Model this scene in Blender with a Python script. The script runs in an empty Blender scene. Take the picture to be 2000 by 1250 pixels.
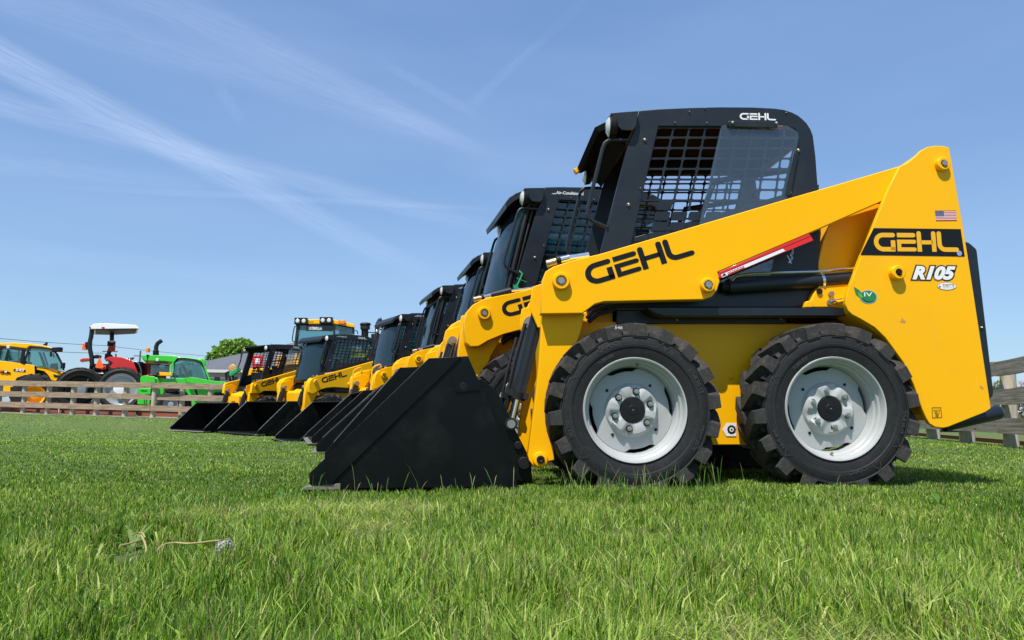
import bpy, math, random
import numpy as np
from math import sin, cos, pi, radians, atan, atan2, sqrt, hypot
from mathutils import Vector, Matrix
from mathutils.geometry import tessellate_polygon
random.seed(7); rng = np.random.default_rng(7)
SC = bpy.context.scene; COL = SC.collection
# ------------------------------------------------------------------ camera
F = 1444.; CAMH = .345; TH = atan(180/F); RHO = radians(.9)
vv = np.array([0, cos(TH), sin(TH)]); _r0 = np.array([1., 0, 0]); _u0 = np.array([0, -sin(TH), cos(TH)])
rr = cos(RHO)*_r0+sin(RHO)*_u0; uu = -sin(RHO)*_r0+cos(RHO)*_u0; CC = np.array([0, 0, CAMH])
cd = bpy.data.cameras.new('camera'); cam = bpy.data.objects.new('camera', cd); COL.objects.link(cam)
cd.sensor_width = 36; cd.lens = 36*F/2000; cd.clip_start = .05; cd.clip_end = 3000
cam.matrix_world = Matrix(((rr[0], uu[0], -vv[0], 0), (rr[1], uu[1], -vv[1], 0), (rr[2], uu[2], -vv[2], CAMH), (0, 0, 0, 1)))
SC.camera = cam
def ray(x, y): return vv+rr*(x-1000)/F-uu*(y-625)/F
def W(x, y, Y): d = ray(x, y); return CC+d*(Y/d[1])
# ------------------------------------------------------------------ sun, sky, exposure
SUN = Vector((-.22, -.44, .87)).normalized()
sl = bpy.data.lights.new('sun', 'SUN'); sl.energy = 5.0; sl.angle = radians(.5); sl.color = (1, .955, .88)
so = bpy.data.objects.new('sun', sl); COL.objects.link(so); so.rotation_euler = SUN.to_track_quat('Z', 'Y').to_euler()
SC.view_settings.view_transform = 'Standard'; SC.view_settings.look = 'None'
SC.view_settings.exposure = .22; SC.view_settings.gamma = 1
wd = bpy.data.worlds.new('World'); SC.world = wd; wd.use_nodes = True
nt = wd.node_tree; nt.nodes.clear()
class G:
    """tiny node-graph helper"""
    def __init__(s, t): s.t = t
    def n(s, typ, **kw):
        nd = s.t.nodes.new(typ)
        for k, v in kw.items():
            if k.startswith('i_'):
                key = k[2:]; key = int(key) if key.isdigit() else key.replace('_', ' ')
                if hasattr(v, 'is_output'): s.t.links.new(v, nd.inputs[key])
                else: nd.inputs[key].default_value = v
            else: setattr(nd, k, v)
        return nd
    def m(s, op, a, b=None, c=None, clamp=False):
        nd = s.t.nodes.new('ShaderNodeMath'); nd.operation = op; nd.use_clamp = clamp
        for i, q in enumerate((a, b, c)):
            if q is None: continue
            if hasattr(q, 'is_output'): s.t.links.new(q, nd.inputs[i])
            else: nd.inputs[i].default_value = q
        return nd.outputs[0]
    def vm(s, op, a, b=None):
        nd = s.t.nodes.new('ShaderNodeVectorMath'); nd.operation = op
        for i, q in enumerate((a, b)):
            if q is None: continue
            if hasattr(q, 'is_output'): s.t.links.new(q, nd.inputs[i])
            else: nd.inputs[i].default_value = q
        return nd
    def mix(s, fac, a, b, blend='MIX'):
        nd = s.t.nodes.new('ShaderNodeMix'); nd.data_type = 'RGBA'; nd.blend_type = blend
        for i, q in ((0, fac), (6, a), (7, b)):
            if hasattr(q, 'is_output'): s.t.links.new(q, nd.inputs[i])
            else: nd.inputs[i].default_value = q if i == 0 or len(q) == 4 else tuple(q)+(1,)
        return nd.outputs[2]
    def ramp(s, fac, stops, smooth=False):
        nd = s.t.nodes.new('ShaderNodeValToRGB'); cr = nd.color_ramp
        if smooth: cr.interpolation = 'EASE'
        while len(cr.elements) < len(stops): cr.elements.new(.5)
        for e, (p, c) in zip(cr.elements, stops): e.position = p; e.color = tuple(c)+(1,) if len(c) == 3 else c
        s.t.links.new(fac, nd.inputs[0]); return nd.outputs[0]
g = G(nt)
sky = g.n('ShaderNodeTexSky', sky_type='NISHITA', sun_disc=False, sun_elevation=math.asin(SUN.z), sun_rotation=atan2(SUN.x, SUN.y), air_density=1.0, dust_density=.6, ozone_density=2.2, altitude=100)
tc = g.n('ShaderNodeTexCoord'); D = tc.outputs['Generated']
def trail(p1, p2, w1, w2, s1, s2, t0=-.2, t1=1.2, wob=.006, ns=9., edge=.25):
    """vapour trail along the great circle through two sky directions; returns density socket"""
    a = Vector(ray(*p1)).normalized(); b = Vector(ray(*p2)).normalized()
    n = a.cross(b).normalized(); t = (b-a*(a.dot(b))).normalized(); L = math.acos(a.dot(b))
    ca = g.vm('DOT_PRODUCT', D, a).outputs['Value']; cb = g.vm('DOT_PRODUCT', D, t).outputs['Value']
    al = g.m('DIVIDE', g.m('ARCTAN2', cb, ca), L)
    dist = g.vm('DOT_PRODUCT', D, n).outputs['Value']
    nz = g.n('ShaderNodeTexNoise', noise_dimensions='3D', i_Vector=D, i_Scale=ns, i_Detail=4., i_Roughness=.6).outputs[0]
    dist = g.m('ADD', dist, g.m('MULTIPLY', g.m('SUBTRACT', nz, .5), wob))
    wid = g.m('MULTIPLY_ADD', g.m('MAXIMUM', al, 0.), (w2-w1)/F, w1/F)
    prof = g.m('SUBTRACT', 1., g.m('DIVIDE', g.m('ABSOLUTE', dist), wid), clamp=True)
    prof = g.m('SMOOTH_MIN', g.m('MULTIPLY', prof, 1.6), 1., .4)
    comb = g.n('ShaderNodeCombineXYZ', i_X=g.m('MULTIPLY', al, 7.), i_Y=g.m('MULTIPLY', dist, 190.), i_Z=p1[1]*.37).outputs[0]
    n2 = g.n('ShaderNodeTexNoise', i_Vector=comb, i_Scale=1.6, i_Detail=5., i_Roughness=.65).outputs[0]
    n2 = g.m('MULTIPLY_ADD', n2, 1.5, -.15, clamp=True)
    st = g.m('MULTIPLY_ADD', al, s2-s1, s1, clamp=True)
    e0 = g.m('DIVIDE', g.m('SUBTRACT', al, t0), edge, clamp=True); e1 = g.m('DIVIDE', g.m('SUBTRACT', t1, al), edge, clamp=True)
    return g.m('MULTIPLY', g.m('MULTIPLY', g.m('MULTIPLY', prof, n2), st), g.m('MULTIPLY', e0, e1))
TR = [((0, 112), (850, 545), 34, 26, .6, .2, -1, 1.08), ((0, 203), (950, 445), 26, 20, .36, .24, -1, 1.1),
      ((150, 40), (930, 290), 40, 24, .18, .14, -.6, 1.06), ((260, -20), (950, 300), 46, 16, .2, .26, -1, 1.05),
      ((80, 362), (960, 408), 7, 8, .16, .2, 0, 1.08), ((0, 322), (420, 362), 20, 16, .16, .08, -1, 1.1),
      ((920, 205), (1120, 20), 14, 10, .12, .05, -.1, 1.3), ((420, 160), (480, 250), 16, 12, .16, .06, 0, 1.1),
      ((730, 112), (930, 225), 12, 12, .1, .1, 0, 1.1), ((100, 500), (620, 560), 26, 20, .14, .1, -.3, 1.2),
      ((1000, 330), (1500, 420), 60, 60, .1, .1, -.3, 1.2)]
tot = None
for a in TR:
    s_ = trail(*a); tot = s_ if tot is None else g.m('ADD', tot, s_)
nb = g.n('ShaderNodeTexNoise', i_Vector=g.vm('MULTIPLY', D, (1., 1., 5.)).outputs[0], i_Scale=1.6, i_Detail=5.).outputs[0]
veil = g.m('MULTIPLY', g.m('SUBTRACT', nb, .42, clamp=True), .45)
tot = g.m('ADD', tot, veil, clamp=True)
skc = g.mix(1., sky.outputs[0], (.62, .74, .7), 'MULTIPLY')
el = g.n('ShaderNodeSeparateXYZ', i_0=D).outputs[2]
air = g.ramp(g.m('MULTIPLY', el, 1.6, clamp=True), [(0, (.195, .285, .44)), (.25, (.165, .262, .44)), (.8, (.125, .222, .42)), (1., (.10, .18, .35))])
skc = g.mix(1., skc, g.mix(1., air, (9.2, 8.8, 9.8), 'MULTIPLY'), 'ADD')
cl = g.mix(g.m('MULTIPLY', tot, 1.0, clamp=True), skc, (5.6, 7.0, 10.0))
bg = g.n('ShaderNodeBackground', i_Color=cl, i_Strength=.088)
g.n('ShaderNodeOutputWorld', i_Surface=bg.outputs[0])
# ------------------------------------------------------------------ helpers
def srgb(h):
    c = [int(h[i:i+2], 16)/255 for i in (0, 2, 4)]
    return tuple((x/12.92 if x <= .04045 else ((x+.055)/1.055)**2.4) for x in c)
MATS = {}
def mat(name, col, rough=.5, metal=0., coat=0., var=.08, vscale=6., bump=0., bscale=60., dirt=None, dirts=.3, spec=.5, rvar=.1):
    m = bpy.data.materials.new(name); m.use_nodes = True; t = m.node_tree; t.nodes.clear(); q = G(t)
    tc = q.n('ShaderNodeTexCoord').outputs['Object']
    n1 = q.n('ShaderNodeTexNoise', i_Vector=tc, i_Scale=vscale, i_Detail=5., i_Roughness=.6).outputs[0]
    f = q.m('MULTIPLY_ADD', n1, 2*var, 1-var)
    c = q.mix(1., col, q.n('ShaderNodeCombineXYZ', i_X=f, i_Y=f, i_Z=f).outputs[0], 'MULTIPLY')
    if dirt:
        n3 = q.n('ShaderNodeTexNoise', i_Vector=tc, i_Scale=vscale*2.3, i_Detail=8., i_Roughness=.7).outputs[0]
        c = q.mix(q.m('MULTIPLY', q.ramp(n3, [(.5, (0, 0, 0)), (.72, (1, 1, 1))]), dirts), c, dirt)
    n2 = q.n('ShaderNodeTexNoise', i_Vector=tc, i_Scale=vscale*3, i_Detail=4.).outputs[0]
    r = q.m('MULTIPLY_ADD', q.m('SUBTRACT', n2, .5), rvar*2, rough, clamp=True)
    kw = dict(i_Base_Color=c, i_Roughness=r, i_Metallic=metal, i_Coat_Weight=coat, i_Coat_Roughness=.08)
    if bump:
        nb = q.n('ShaderNodeTexNoise', i_Vector=tc, i_Scale=bscale, i_Detail=3.).outputs[0]
        kw['i_Normal'] = q.n('ShaderNodeBump', i_Strength=bump, i_Distance=.004, i_Height=nb).outputs[0]
    b = q.n('ShaderNodeBsdfPrincipled', **kw); b.inputs['Specular IOR Level'].default_value = spec
    q.n('ShaderNodeOutputMaterial', i_Surface=b.outputs[0]); MATS[name] = m; return m
def glass(name, tint, fac=.5, haze=None, hz=.25, rough=.02, refl=1.):
    m = bpy.data.materials.new(name); m.use_nodes = True; t = m.node_tree; t.nodes.clear(); q = G(t)
    tr = q.n('ShaderNodeBsdfTransparent', i_Color=tuple(tint)+(1,)).outputs[0]
    if haze is not None:
        df = q.n('ShaderNodeBsdfDiffuse', i_Color=tuple(haze)+(1,)).outputs[0]
        tr = q.n('ShaderNodeMixShader', i_0=hz, i_1=tr, i_2=df).outputs[0]
    gl = q.n('ShaderNodeBsdfGlossy', i_Roughness=rough, i_Color=(refl, refl, refl, 1)).outputs[0]
    fr = q.n('ShaderNodeFresnel', i_IOR=1.5).outputs[0]
    f = q.m('MULTIPLY_ADD', fr, fac, fac*.06, clamp=True)
    mx = q.n('ShaderNodeMixShader', i_0=f, i_1=tr, i_2=gl).outputs[0]
    q.n('ShaderNodeOutputMaterial', i_Surface=mx); MATS[name] = m; return m
mat('yellow', (.94, .455, .0005), .42, spec=.24, var=.03, vscale=2., dirt=(.62, .34, .08), dirts=.10, bump=.03, bscale=25)
mat('yellow_arm', (.95, .46, .0005), .4, spec=.16, var=.03, vscale=2.5, dirt=(.6, .36, .12), dirts=.08, bump=.03, bscale=20)
mat('cab_black', (.0085, .013, .018), .4, spec=.45, var=.12, vscale=3., dirt=(.05, .05, .05), dirts=.25, bump=.04, bscale=200)
mat('matte_black', (.006, .0065, .007), .55, spec=.3, var=.2, vscale=5., dirt=(.04, .035, .03), dirts=.25)
mat('edge_wear', (.13, .13, .13), .45, metal=.3, var=.3, vscale=20., dirt=(.02, .02, .02), dirts=.8)
mat('bucket_black', (.0024, .0036, .0038), .38, spec=.2, var=.25, vscale=2.6, dirt=(.022, .022, .021), dirts=.35, bump=.05, bscale=30, rvar=.15)
mat('worn_steel', (.22, .19, .155), .5, metal=.3, var=.3, vscale=8., dirt=(.1, .07, .045), dirts=.6)
mat('rubber', (.013, .0135, .0145), .66, var=.25, vscale=14., dirt=(.06, .05, .04), dirts=.3, bump=.25, bscale=120, spec=.35)
mat('rubber_lug', (.036, .035, .034), .8, var=.3, vscale=22., dirt=(.13, .1, .075), dirts=.6, bump=.4, bscale=80, spec=.3)
mat('rubber_dark', (.045, .045, .046), .55, var=.2, vscale=14., bump=.1, bscale=120, spec=.35)
mat('rim_paint', (.41, .425, .42), .38, spec=.4, var=.04, vscale=6., dirt=(.3, .24, .18), dirts=.22, bump=.05)
mat('bolt', (.42, .41, .36), .35, metal=.8, var=.2, vscale=40., dirt=(.2, .13, .06), dirts=.3)
mat('chrome', (.75, .75, .75), .18, metal=1., var=.05)
mat('brass', (.45, .34, .2), .35, metal=.9, var=.2, vscale=30.)
mat('liner', (.006, .006, .006), .9, spec=.1)
mat('decal_black', (.009, .011, .014), .6, var=.05, spec=.15)
mat('decal_white', (.8, .8, .8), .4, var=.03)
mat('decal_yellow', (.85, .42, .006), .4, var=.03)
mat('decal_red', (.55, .02, .02), .45, var=.04)
mat('decal_brown', (.35, .1, .03), .45, var=.04)
mat('decal_navy', (.03, .04, .13), .45, var=.04)
mat('decal_green', (.015, .2, .06), .4, var=.2, vscale=40.)
mat('decal_lime', (.13, .42, .04), .4, var=.2, vscale=40.)
mat('guard_red', (.72, .014, .012), .4, coat=.2, var=.08)
mat('lens', (.62, .64, .62), .12, coat=.6, var=.2, vscale=60., bump=.5, bscale=90)
mat('seat_vinyl', (.02, .02, .022), .6, var=.15)
mat('tag_green', (.01, .3, .12), .4, var=.1)
mat('hose', (.012, .012, .012), .5, var=.2)
mat('tractor_red', (.52, .012, .014), .34, coat=.3, var=.06)
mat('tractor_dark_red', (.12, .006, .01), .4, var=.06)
mat('green_paint', (.035, .5, .02), .36, coat=.3, var=.07)
mat('canopy_white', (.78, .79, .8), .45, var=.04)
mat('orange_sign', (.95, .13, .02), .45, var=.05)
mat('amber', (.8, .22, .01), .25, coat=.5, var=.1)
mat('rim_grey', (.26, .29, .32), .4, var=.06)
mat('roof_grey', (.115, .12, .135), .6, var=.12, vscale=.6)
mat('wall_beige', (.34, .33, .3), .7, var=.08, vscale=.8)
mat('trim_white', (.55, .55, .55), .6, var=.05)
mat('window_dark', (.02, .022, .025), .15, var=.1)
mat('rust_beam', (.26, .085, .05), .7, var=.2, vscale=3., dirt=(.12, .07, .05), dirts=.5)
mat('bark', (.14, .11, .085), .9, var=.35, vscale=9., bump=.8, bscale=20)
mat('wire_mat', (.04, .04, .045), .6)
mat('tan_edge', (.52, .3, .08), .45, var=.1, vscale=4)
glass('plexi', (.91, .94, .95), .6, haze=(.2, .27, .31), hz=.075)
glass('cab_glass', (.4, .62, .63), .6, haze=(.03, .07, .08), hz=.2)
glass('windshield', (.1, .17, .19), .5, haze=(.016, .04, .048), hz=.6)
glass('teal_glass', (.5, .76, .74), .7, haze=(.06, .14, .15), hz=.2)
def wood(name, c1, c2):
    m = bpy.data.materials.new(name); m.use_nodes = True; t = m.node_tree; t.nodes.clear(); q = G(t)
    tc = q.n('ShaderNodeTexCoord').outputs['UV']
    v = q.vm('MULTIPLY', tc, (1.2, 28., 1.)).outputs[0]
    n1 = q.n('ShaderNodeTexNoise', i_Vector=v, i_Scale=1.5, i_Detail=8., i_Roughness=.7, i_Distortion=.6).outputs[0]
    n2 = q.n('ShaderNodeTexNoise', i_Vector=q.vm('MULTIPLY', tc, (1., 4., 1.)).outputs[0], i_Scale=2.2, i_Detail=4.).outputs[0]
    c = q.ramp(n1, [(.3, c1), (.62, c2)])
    c = q.mix(q.ramp(n2, [(.5, (0, 0, 0)), (.75, (.6, .6, .6))]), c, tuple(x*.45 for x in c1))
    vo = q.n('ShaderNodeTexVoronoi', i_Vector=q.vm('MULTIPLY', tc, (2., 9., 1.)).outputs[0], i_Scale=1.)
    c = q.mix(q.ramp(vo.outputs[0], [(.04, (1, 1, 1)), (.1, (0, 0, 0))]), c, (.05, .03, .02))
    bp = q.n('ShaderNodeBump', i_Strength=.6, i_Distance=.01, i_Height=n1).outputs[0]
    b = q.n('ShaderNodeBsdfPrincipled', i_Base_Color=c, i_Roughness=.85, i_Normal=bp)
    q.n('ShaderNodeOutputMaterial', i_Surface=b.outputs[0]); MATS[name] = m
wood('rail_wood', (.17, .115, .075), (.4, .295, .205))
wood('post_wood', (.25, .21, .16), (.52, .46, .36))
wood('rail_dark', (.19, .15, .115), (.4, .34, .27))
class M:
    def __init__(s): s.v = []; s.f = []; s.mi = []; s.mats = []; s.uv = {}
    def mid(s, m):
        if m not in s.mats: s.mats.append(m)
        return s.mats.index(m)
    def add(s, vs, fs, m):
        b = len(s.v); k = s.mid(m); s.v += [tuple(p) for p in vs]
        for f in fs: s.f.append(tuple(b+i for i in f)); s.mi.append(k)
        return s
    def prism(s, pts, y0, y1, m, flip=False):
        n = len(pts)
        vs = [(p[0], y0, p[1]) for p in pts]+[(p[0], y1, p[1]) for p in pts]
        fs = [tuple(range(n)), tuple(range(2*n-1, n-1, -1))]+[(i, i+n, (i+1) % n+n, (i+1) % n) for i in range(n)]
        return s.add(vs, fs, m)
    def holes(s, loops, y0, y1, m):
        tri = tessellate_polygon([[Vector((p[0], p[1], 0)) for p in l] for l in loops])
        fl = [p for l in loops for p in l]; n = len(fl)
        vs = [(p[0], y0, p[1]) for p in fl]+[(p[0], y1, p[1]) for p in fl]
        fs = [tuple(t) for t in tri]+[(t[2]+n, t[1]+n, t[0]+n) for t in tri]
        b = 0
        for l in loops:
            k = len(l); fs += [(b+i, b+i+n, b+(i+1) % k+n, b+(i+1) % k) for i in range(k)]; b += k
        return s.add(vs, fs, m)
    def box(s, x0, x1, y0, y1, z0, z1, m):
        return s.prism([(x0, z0), (x1, z0), (x1, z1), (x0, z1)], y0, y1, m)
    def obox(s, c, ax, ay, az, m):
        c = Vector(c); ax = Vector(ax); ay = Vector(ay); az = Vector(az)
        vs = [c+a*ax+b*ay+d*az for a in (-1, 1) for b in (-1, 1) for d in (-1, 1)]
        return s.add(vs, [(0, 1, 3, 2), (4, 6, 7, 5), (0, 4, 5, 1), (2, 3, 7, 6), (0, 2, 6, 4), (1, 5, 7, 3)], m)
    def tube(s, path, r, m, n=10, closed=False, cap=True):
        P = [Vector(p) for p in path]; R = r if isinstance(r, (list, tuple)) else [r]*len(P)
        rings = []; prev = None
        for i, p in enumerate(P):
            if closed: t = (P[(i+1) % len(P)]-P[i-1])
            else: t = (P[min(i+1, len(P)-1)]-P[max(i-1, 0)])
            t.normalize()
            if prev is None:
                a = Vector((0, 0, 1)) if abs(t.z) < .9 else Vector((1, 0, 0)); a = (a-t*a.dot(t)).normalized()
            else: a = (prev-t*prev.dot(t)).normalized()
            prev = a; b = t.cross(a)
            rings.append([p+(a*cos(2*pi*k/n)+b*sin(2*pi*k/n))*R[i] for k in range(n)])
        vs = [q for rg in rings for q in rg]; fs = []
        K = len(P)
        for i in range(K if closed else K-1):
            j = (i+1) % K
            for k in range(n): fs.append((i*n+k, i*n+(k+1) % n, j*n+(k+1) % n, j*n+k))
        if cap and not closed: fs += [tuple(range(n-1, -1, -1)), tuple(range((K-1)*n, K*n))]
        return s.add(vs, fs, m)
    def lathe(s, prof, c, m, n=48, axis='y', ang=None):
        """prof: (radius, along); around an axis through c"""
        vs = []; fs = []; K = len(prof)
        for k in range(n):
            a = 2*pi*k/n
            for (r, h) in prof:
                if axis == 'y': vs.append((c[0]+r*cos(a), c[1]+h, c[2]+r*sin(a)))
                elif axis == 'z': vs.append((c[0]+r*cos(a), c[1]+r*sin(a), c[2]+h))
                else: vs.append((c[0]+h, c[1]+r*cos(a), c[2]+r*sin(a)))
        for k in range(n):
            for i in range(K-1): fs.append((k*K+i, ((k+1) % n)*K+i, ((k+1) % n)*K+i+1, k*K+i+1))
        if prof[0][0] > 1e-6 and False: pass
        return s.add(vs, fs, m)
    def disc(s, c, r, y0, y1, m, n=24, hexa=False, rot=0.):
        k = 6 if hexa else n
        return s.prism([(c[0]+r*cos(rot+2*pi*i/k), c[1]+r*sin(rot+2*pi*i/k)) for i in range(k)], y0, y1, m)
    def mesh(s, name, smooth=True, ang=35):
        me = bpy.data.meshes.new(name); me.from_pydata(s.v, [], s.f); me.polygons.foreach_set('material_index', s.mi)
        for k in s.mats: me.materials.append(MATS[k])
        import bmesh
        bm = bmesh.new(); bm.from_mesh(me); bmesh.ops.recalc_face_normals(bm, faces=bm.faces); bm.to_mesh(me); bm.free()
        if smooth:
            me.polygons.foreach_set('use_smooth', [True]*len(me.polygons)); me.set_sharp_from_angle(angle=radians(ang))
        return me
def link(name, me, parent=None, bevel=0., loc=None, label=None):
    o = bpy.data.objects.new(name, me); COL.objects.link(o); o.parent = parent
    if loc is not None: o.location = loc
    if bevel:
        b = o.modifiers.new('bevel', 'BEVEL'); b.width = bevel; b.segments = 2; b.limit_method = 'ANGLE'; b.angle_limit = radians(40); b.use_clamp_overlap = True
    if label: o['label'] = label
    return o
def empty(name, loc, label, cat, group=None, rot=None, scale=1.):
    o = bpy.data.objects.new(name, None); COL.objects.link(o); o.empty_display_size = .2
    o.location = loc; o.scale = (scale,)*3
    if rot is not None: o.rotation_euler = rot
    o['label'] = label; o['category'] = cat
    if group: o['group'] = group
    return o
def tag(o, label, cat, group=None):
    o['label'] = label; o['category'] = cat
    if group: o['group'] = group
    return o
def arc(c, r, a0, a1, n): return [(c[0]+r*cos(radians(a0+(a1-a0)*i/n)), c[1]+r*sin(radians(a0+(a1-a0)*i/n))) for i in range(n+1)]
def fillet(pts, rad, n=4):
    """round the corners of a closed 2D polygon"""
    out = []; K = len(pts)
    for i in range(K):
        p = Vector(pts[i]); a = Vector(pts[i-1])-p; b = Vector(pts[(i+1) % K])-p
        r = rad[i] if isinstance(rad, (list, tuple)) else rad
        d = min(r, a.length*.45, b.length*.45)
        if d < 1e-5: out.append(tuple(p)); continue
        p0 = p+a.normalized()*d; p1 = p+b.normalized()*d
        for k in range(n+1):
            t = k/n; out.append(tuple(p0*(1-t)**2+p*2*t*(1-t)+p1*t*t))
    return out
def stroke(m, pts, w, mp, mt, caps=(1, 1)):
    """flat stroke of width w along 2D pts mapped by mp(a,b)->3D"""
    P = [Vector(p) for p in pts]; L = []; R = []
    for i, p in enumerate(P):
        d0 = (P[i]-P[i-1]).normalized() if i else None; d1 = (P[i+1]-P[i]).normalized() if i < len(P)-1 else None
        d0 = d0 or d1; d1 = d1 or d0; d = (d0+d1).normalized(); nrm = Vector((-d.y, d.x))
        k = w/2/max(.35, nrm.dot(Vector((-d0.y, d0.x)))); L.append(p+nrm*k); R.append(p-nrm*k)
    poly = list(L)
    def cap(p, d): return [p+Vector((cos(a), sin(a)))*w/2 for a in [atan2(d.y, d.x)+pi/2-pi*k/6 for k in range(1, 6)]]
    if caps[1]: poly += cap(P[-1], (P[-1]-P[-2]))
    poly += R[::-1]
    if caps[0]: poly += cap(P[0], (P[0]-P[1]))
    m.add([mp(q.x, q.y) for q in poly], [tuple(range(len(poly)))], mt)
def logo(m, mp, mt, w=.2):
    h = w/2
    A = lambda c, r, a0, a1: arc(c, r, a0, a1, 6)
    r = .38; stroke(m, [(1.03, 1-h)]+A((h+r, 1-h-r), r, 90, 180)+A((h+r, h+r), r, 180, 270)[1:]+[(.84, h), (1.12, h)], w, mp, mt, (1, 0))
    stroke(m, [(1.02, h*.5), (1.02, .6)], w, mp, mt, (0, 0))
    stroke(m, [(1.25, 1-h), (2.12, 1-h)], w, mp, mt, (0, 1)); stroke(m, [(2.15, .53), (1.34, .53), (1.34, h), (2.15, h)], w*.9, mp, mt, (1, 1))
    stroke(m, [(2.42, 0), (2.42, .98)], w, mp, mt, (0, 1)); stroke(m, [(2.5, .5), (3.15, .5)], w*.9, mp, mt, (0, 0)); stroke(m, [(3.2, 0), (3.2, .98)], w, mp, mt, (0, 1))
    stroke(m, [(3.5, .98), (3.5, h+.3)]+A((3.8, h+.3), .3, 180, 270)[1:]+[(4.4, h)], w, mp, mt, (1, 1))
_tc = {}
def textmesh(s, shear=0., offset=0.):
    k = (s, shear, offset)
    if k in _tc: return _tc[k]
    c = bpy.data.curves.new('t', 'FONT'); c.body = s; c.size = 1.; c.shear = shear; c.offset = offset; c.resolution_u = 3
    o = bpy.data.objects.new('t', c); COL.objects.link(o); bpy.context.view_layer.update()
    me = bpy.data.meshes.new_from_object(o.evaluated_get(bpy.context.evaluated_depsgraph_get()))
    v = [(p.co.x, p.co.y) for p in me.vertices]; f = [tuple(p.vertices) for p in me.polygons]
    bpy.data.objects.remove(o); bpy.data.curves.remove(c); bpy.data.meshes.remove(me); _tc[k] = (v, f); return v, f
def text(m, s, mp, mt, shear=0., offset=0., fit=None):
    """fit=(width,height): letters scaled into that box, origin bottom left"""
    v, f = textmesh(s, shear, offset)
    if not v: return
    x0 = min(p[0] for p in v); x1 = max(p[0] for p in v); y0 = min(p[1] for p in v); y1 = max(p[1] for p in v)
    if fit is None: fit = (x1-x0, y1-y0); 
    m.add([mp((p[0]-x0)/(x1-x0)*fit[0], (p[1]-y0)/(y1-y0)*fit[1]) for p in v], f, mt)
# ------------------------------------------------------------------ loader reference frame (front of machine = -x, near side = y 0)
WID = 1.2; HUB = .354
def frame(psi, phi):
    a = np.array([[cos(psi), -sin(psi), 0], [sin(psi), cos(psi), 0], [0, 0, 1]])
    b = np.array([[cos(phi), 0, -sin(phi)], [0, 1, 0], [sin(phi), 0, cos(phi)]])
    return a@b
R1 = frame(radians(3), radians(1.3)); T1 = W(1242, 800.8, 3.38)-R1@np.array([0, 0, HUB])
def Lp(x, y, yl):
    o = R1.T@(CC-T1); d = R1.T@ray(x, y); q = o+d*(yl-o[1])/d[1]; return (q[0], q[2])
def P(pts, yl): return [Lp(a, b, yl) for a, b in pts]
my = lambda y: WID-y
WB = Lp(1635, 797.8, 0)[0]
# ---- wheel meshes (axis y, outer face at y=0, centre at origin), shared by every loader
def clampz(m, z=-.352):
    m.v = [(a, b, max(c, z)) for a, b, c in m.v]
def tyre_mesh():
    m = M()
    m.lathe([(.236, .03), (.243, .012), (.262, .006), (.286, .004), (.289, .0), (.293, -.001), (.318, .0), (.337, .006), (.340, .003), (.344, .003), (.346, .014), (.349, .035), (.35, .115),
             (.349, .195), (.345, .215), (.335, .225), (.29, .228), (.25, .222), (.236, .2)], (0, 0, 0), 'rubber', 96)
    NL = 18
    for side in (0, 1):
        for k in range(NL):
            a0 = 2*pi*(k+.5*side+.27)/NL; sg = 1 if side == 0 else -1
            st = [(-.004, .34, .394, .066, .056, 0), (.012, .342, .4, .072, .06, .0), (.035, .342, .403, .08, .064, .04), (.08, .342, .405, .088, .066, .13), (.127, .342, .406, .08, .055, .2)]
            vs = []
            for (yy, r0, r1, w0, w1, sk) in st:
                y = yy if side == 0 else .23-yy
                jit = 1
                for (r, wd_) in ((r0, w0), (r1, w1)):
                    for e in (-1, 1):
                        a = a0+(sk if side == 0 else sk)*sg*1.0*(1 if side == 0 else -1)+e*wd_/2/r
                        vs.append((r*cos(a), y, r*sin(a)))
            # per station order: r0-,r0+,r1-,r1+
            fs = []
            for i in range(len(st)-1):
                a = i*4; b = a+4
                fs += [(a+2, a+3, b+3, b+2), (a, a+2, b+2, b), (a+1, b+1, b+3, a+3)]
            fs += [(0, 1, 3, 2), (len(vs)-4, len(vs)-2, len(vs)-1, len(vs)-3)]
            m.add(vs, fs, 'rubber_lug')
            # low connecting block between lugs on the shoulder
            a1 = a0+pi/NL; vs = []
            for (yy, r) in ((.02, .348), (.03, .364), (.08, .37), (.09, .348)):
                y = yy if side == 0 else .23-yy
                for e in (-1, 1):
                    a = a1+e*.03; vs.append((r*cos(a), y, r*sin(a)))
            m.add(vs, [(0, 1, 3, 2), (2, 3, 5, 4), (4, 5, 7, 6), (0, 2, 4, 6), (1, 7, 5, 3)], 'rubber')
    clampz(m)
    return m.mesh('tyre', ang=30)
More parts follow.
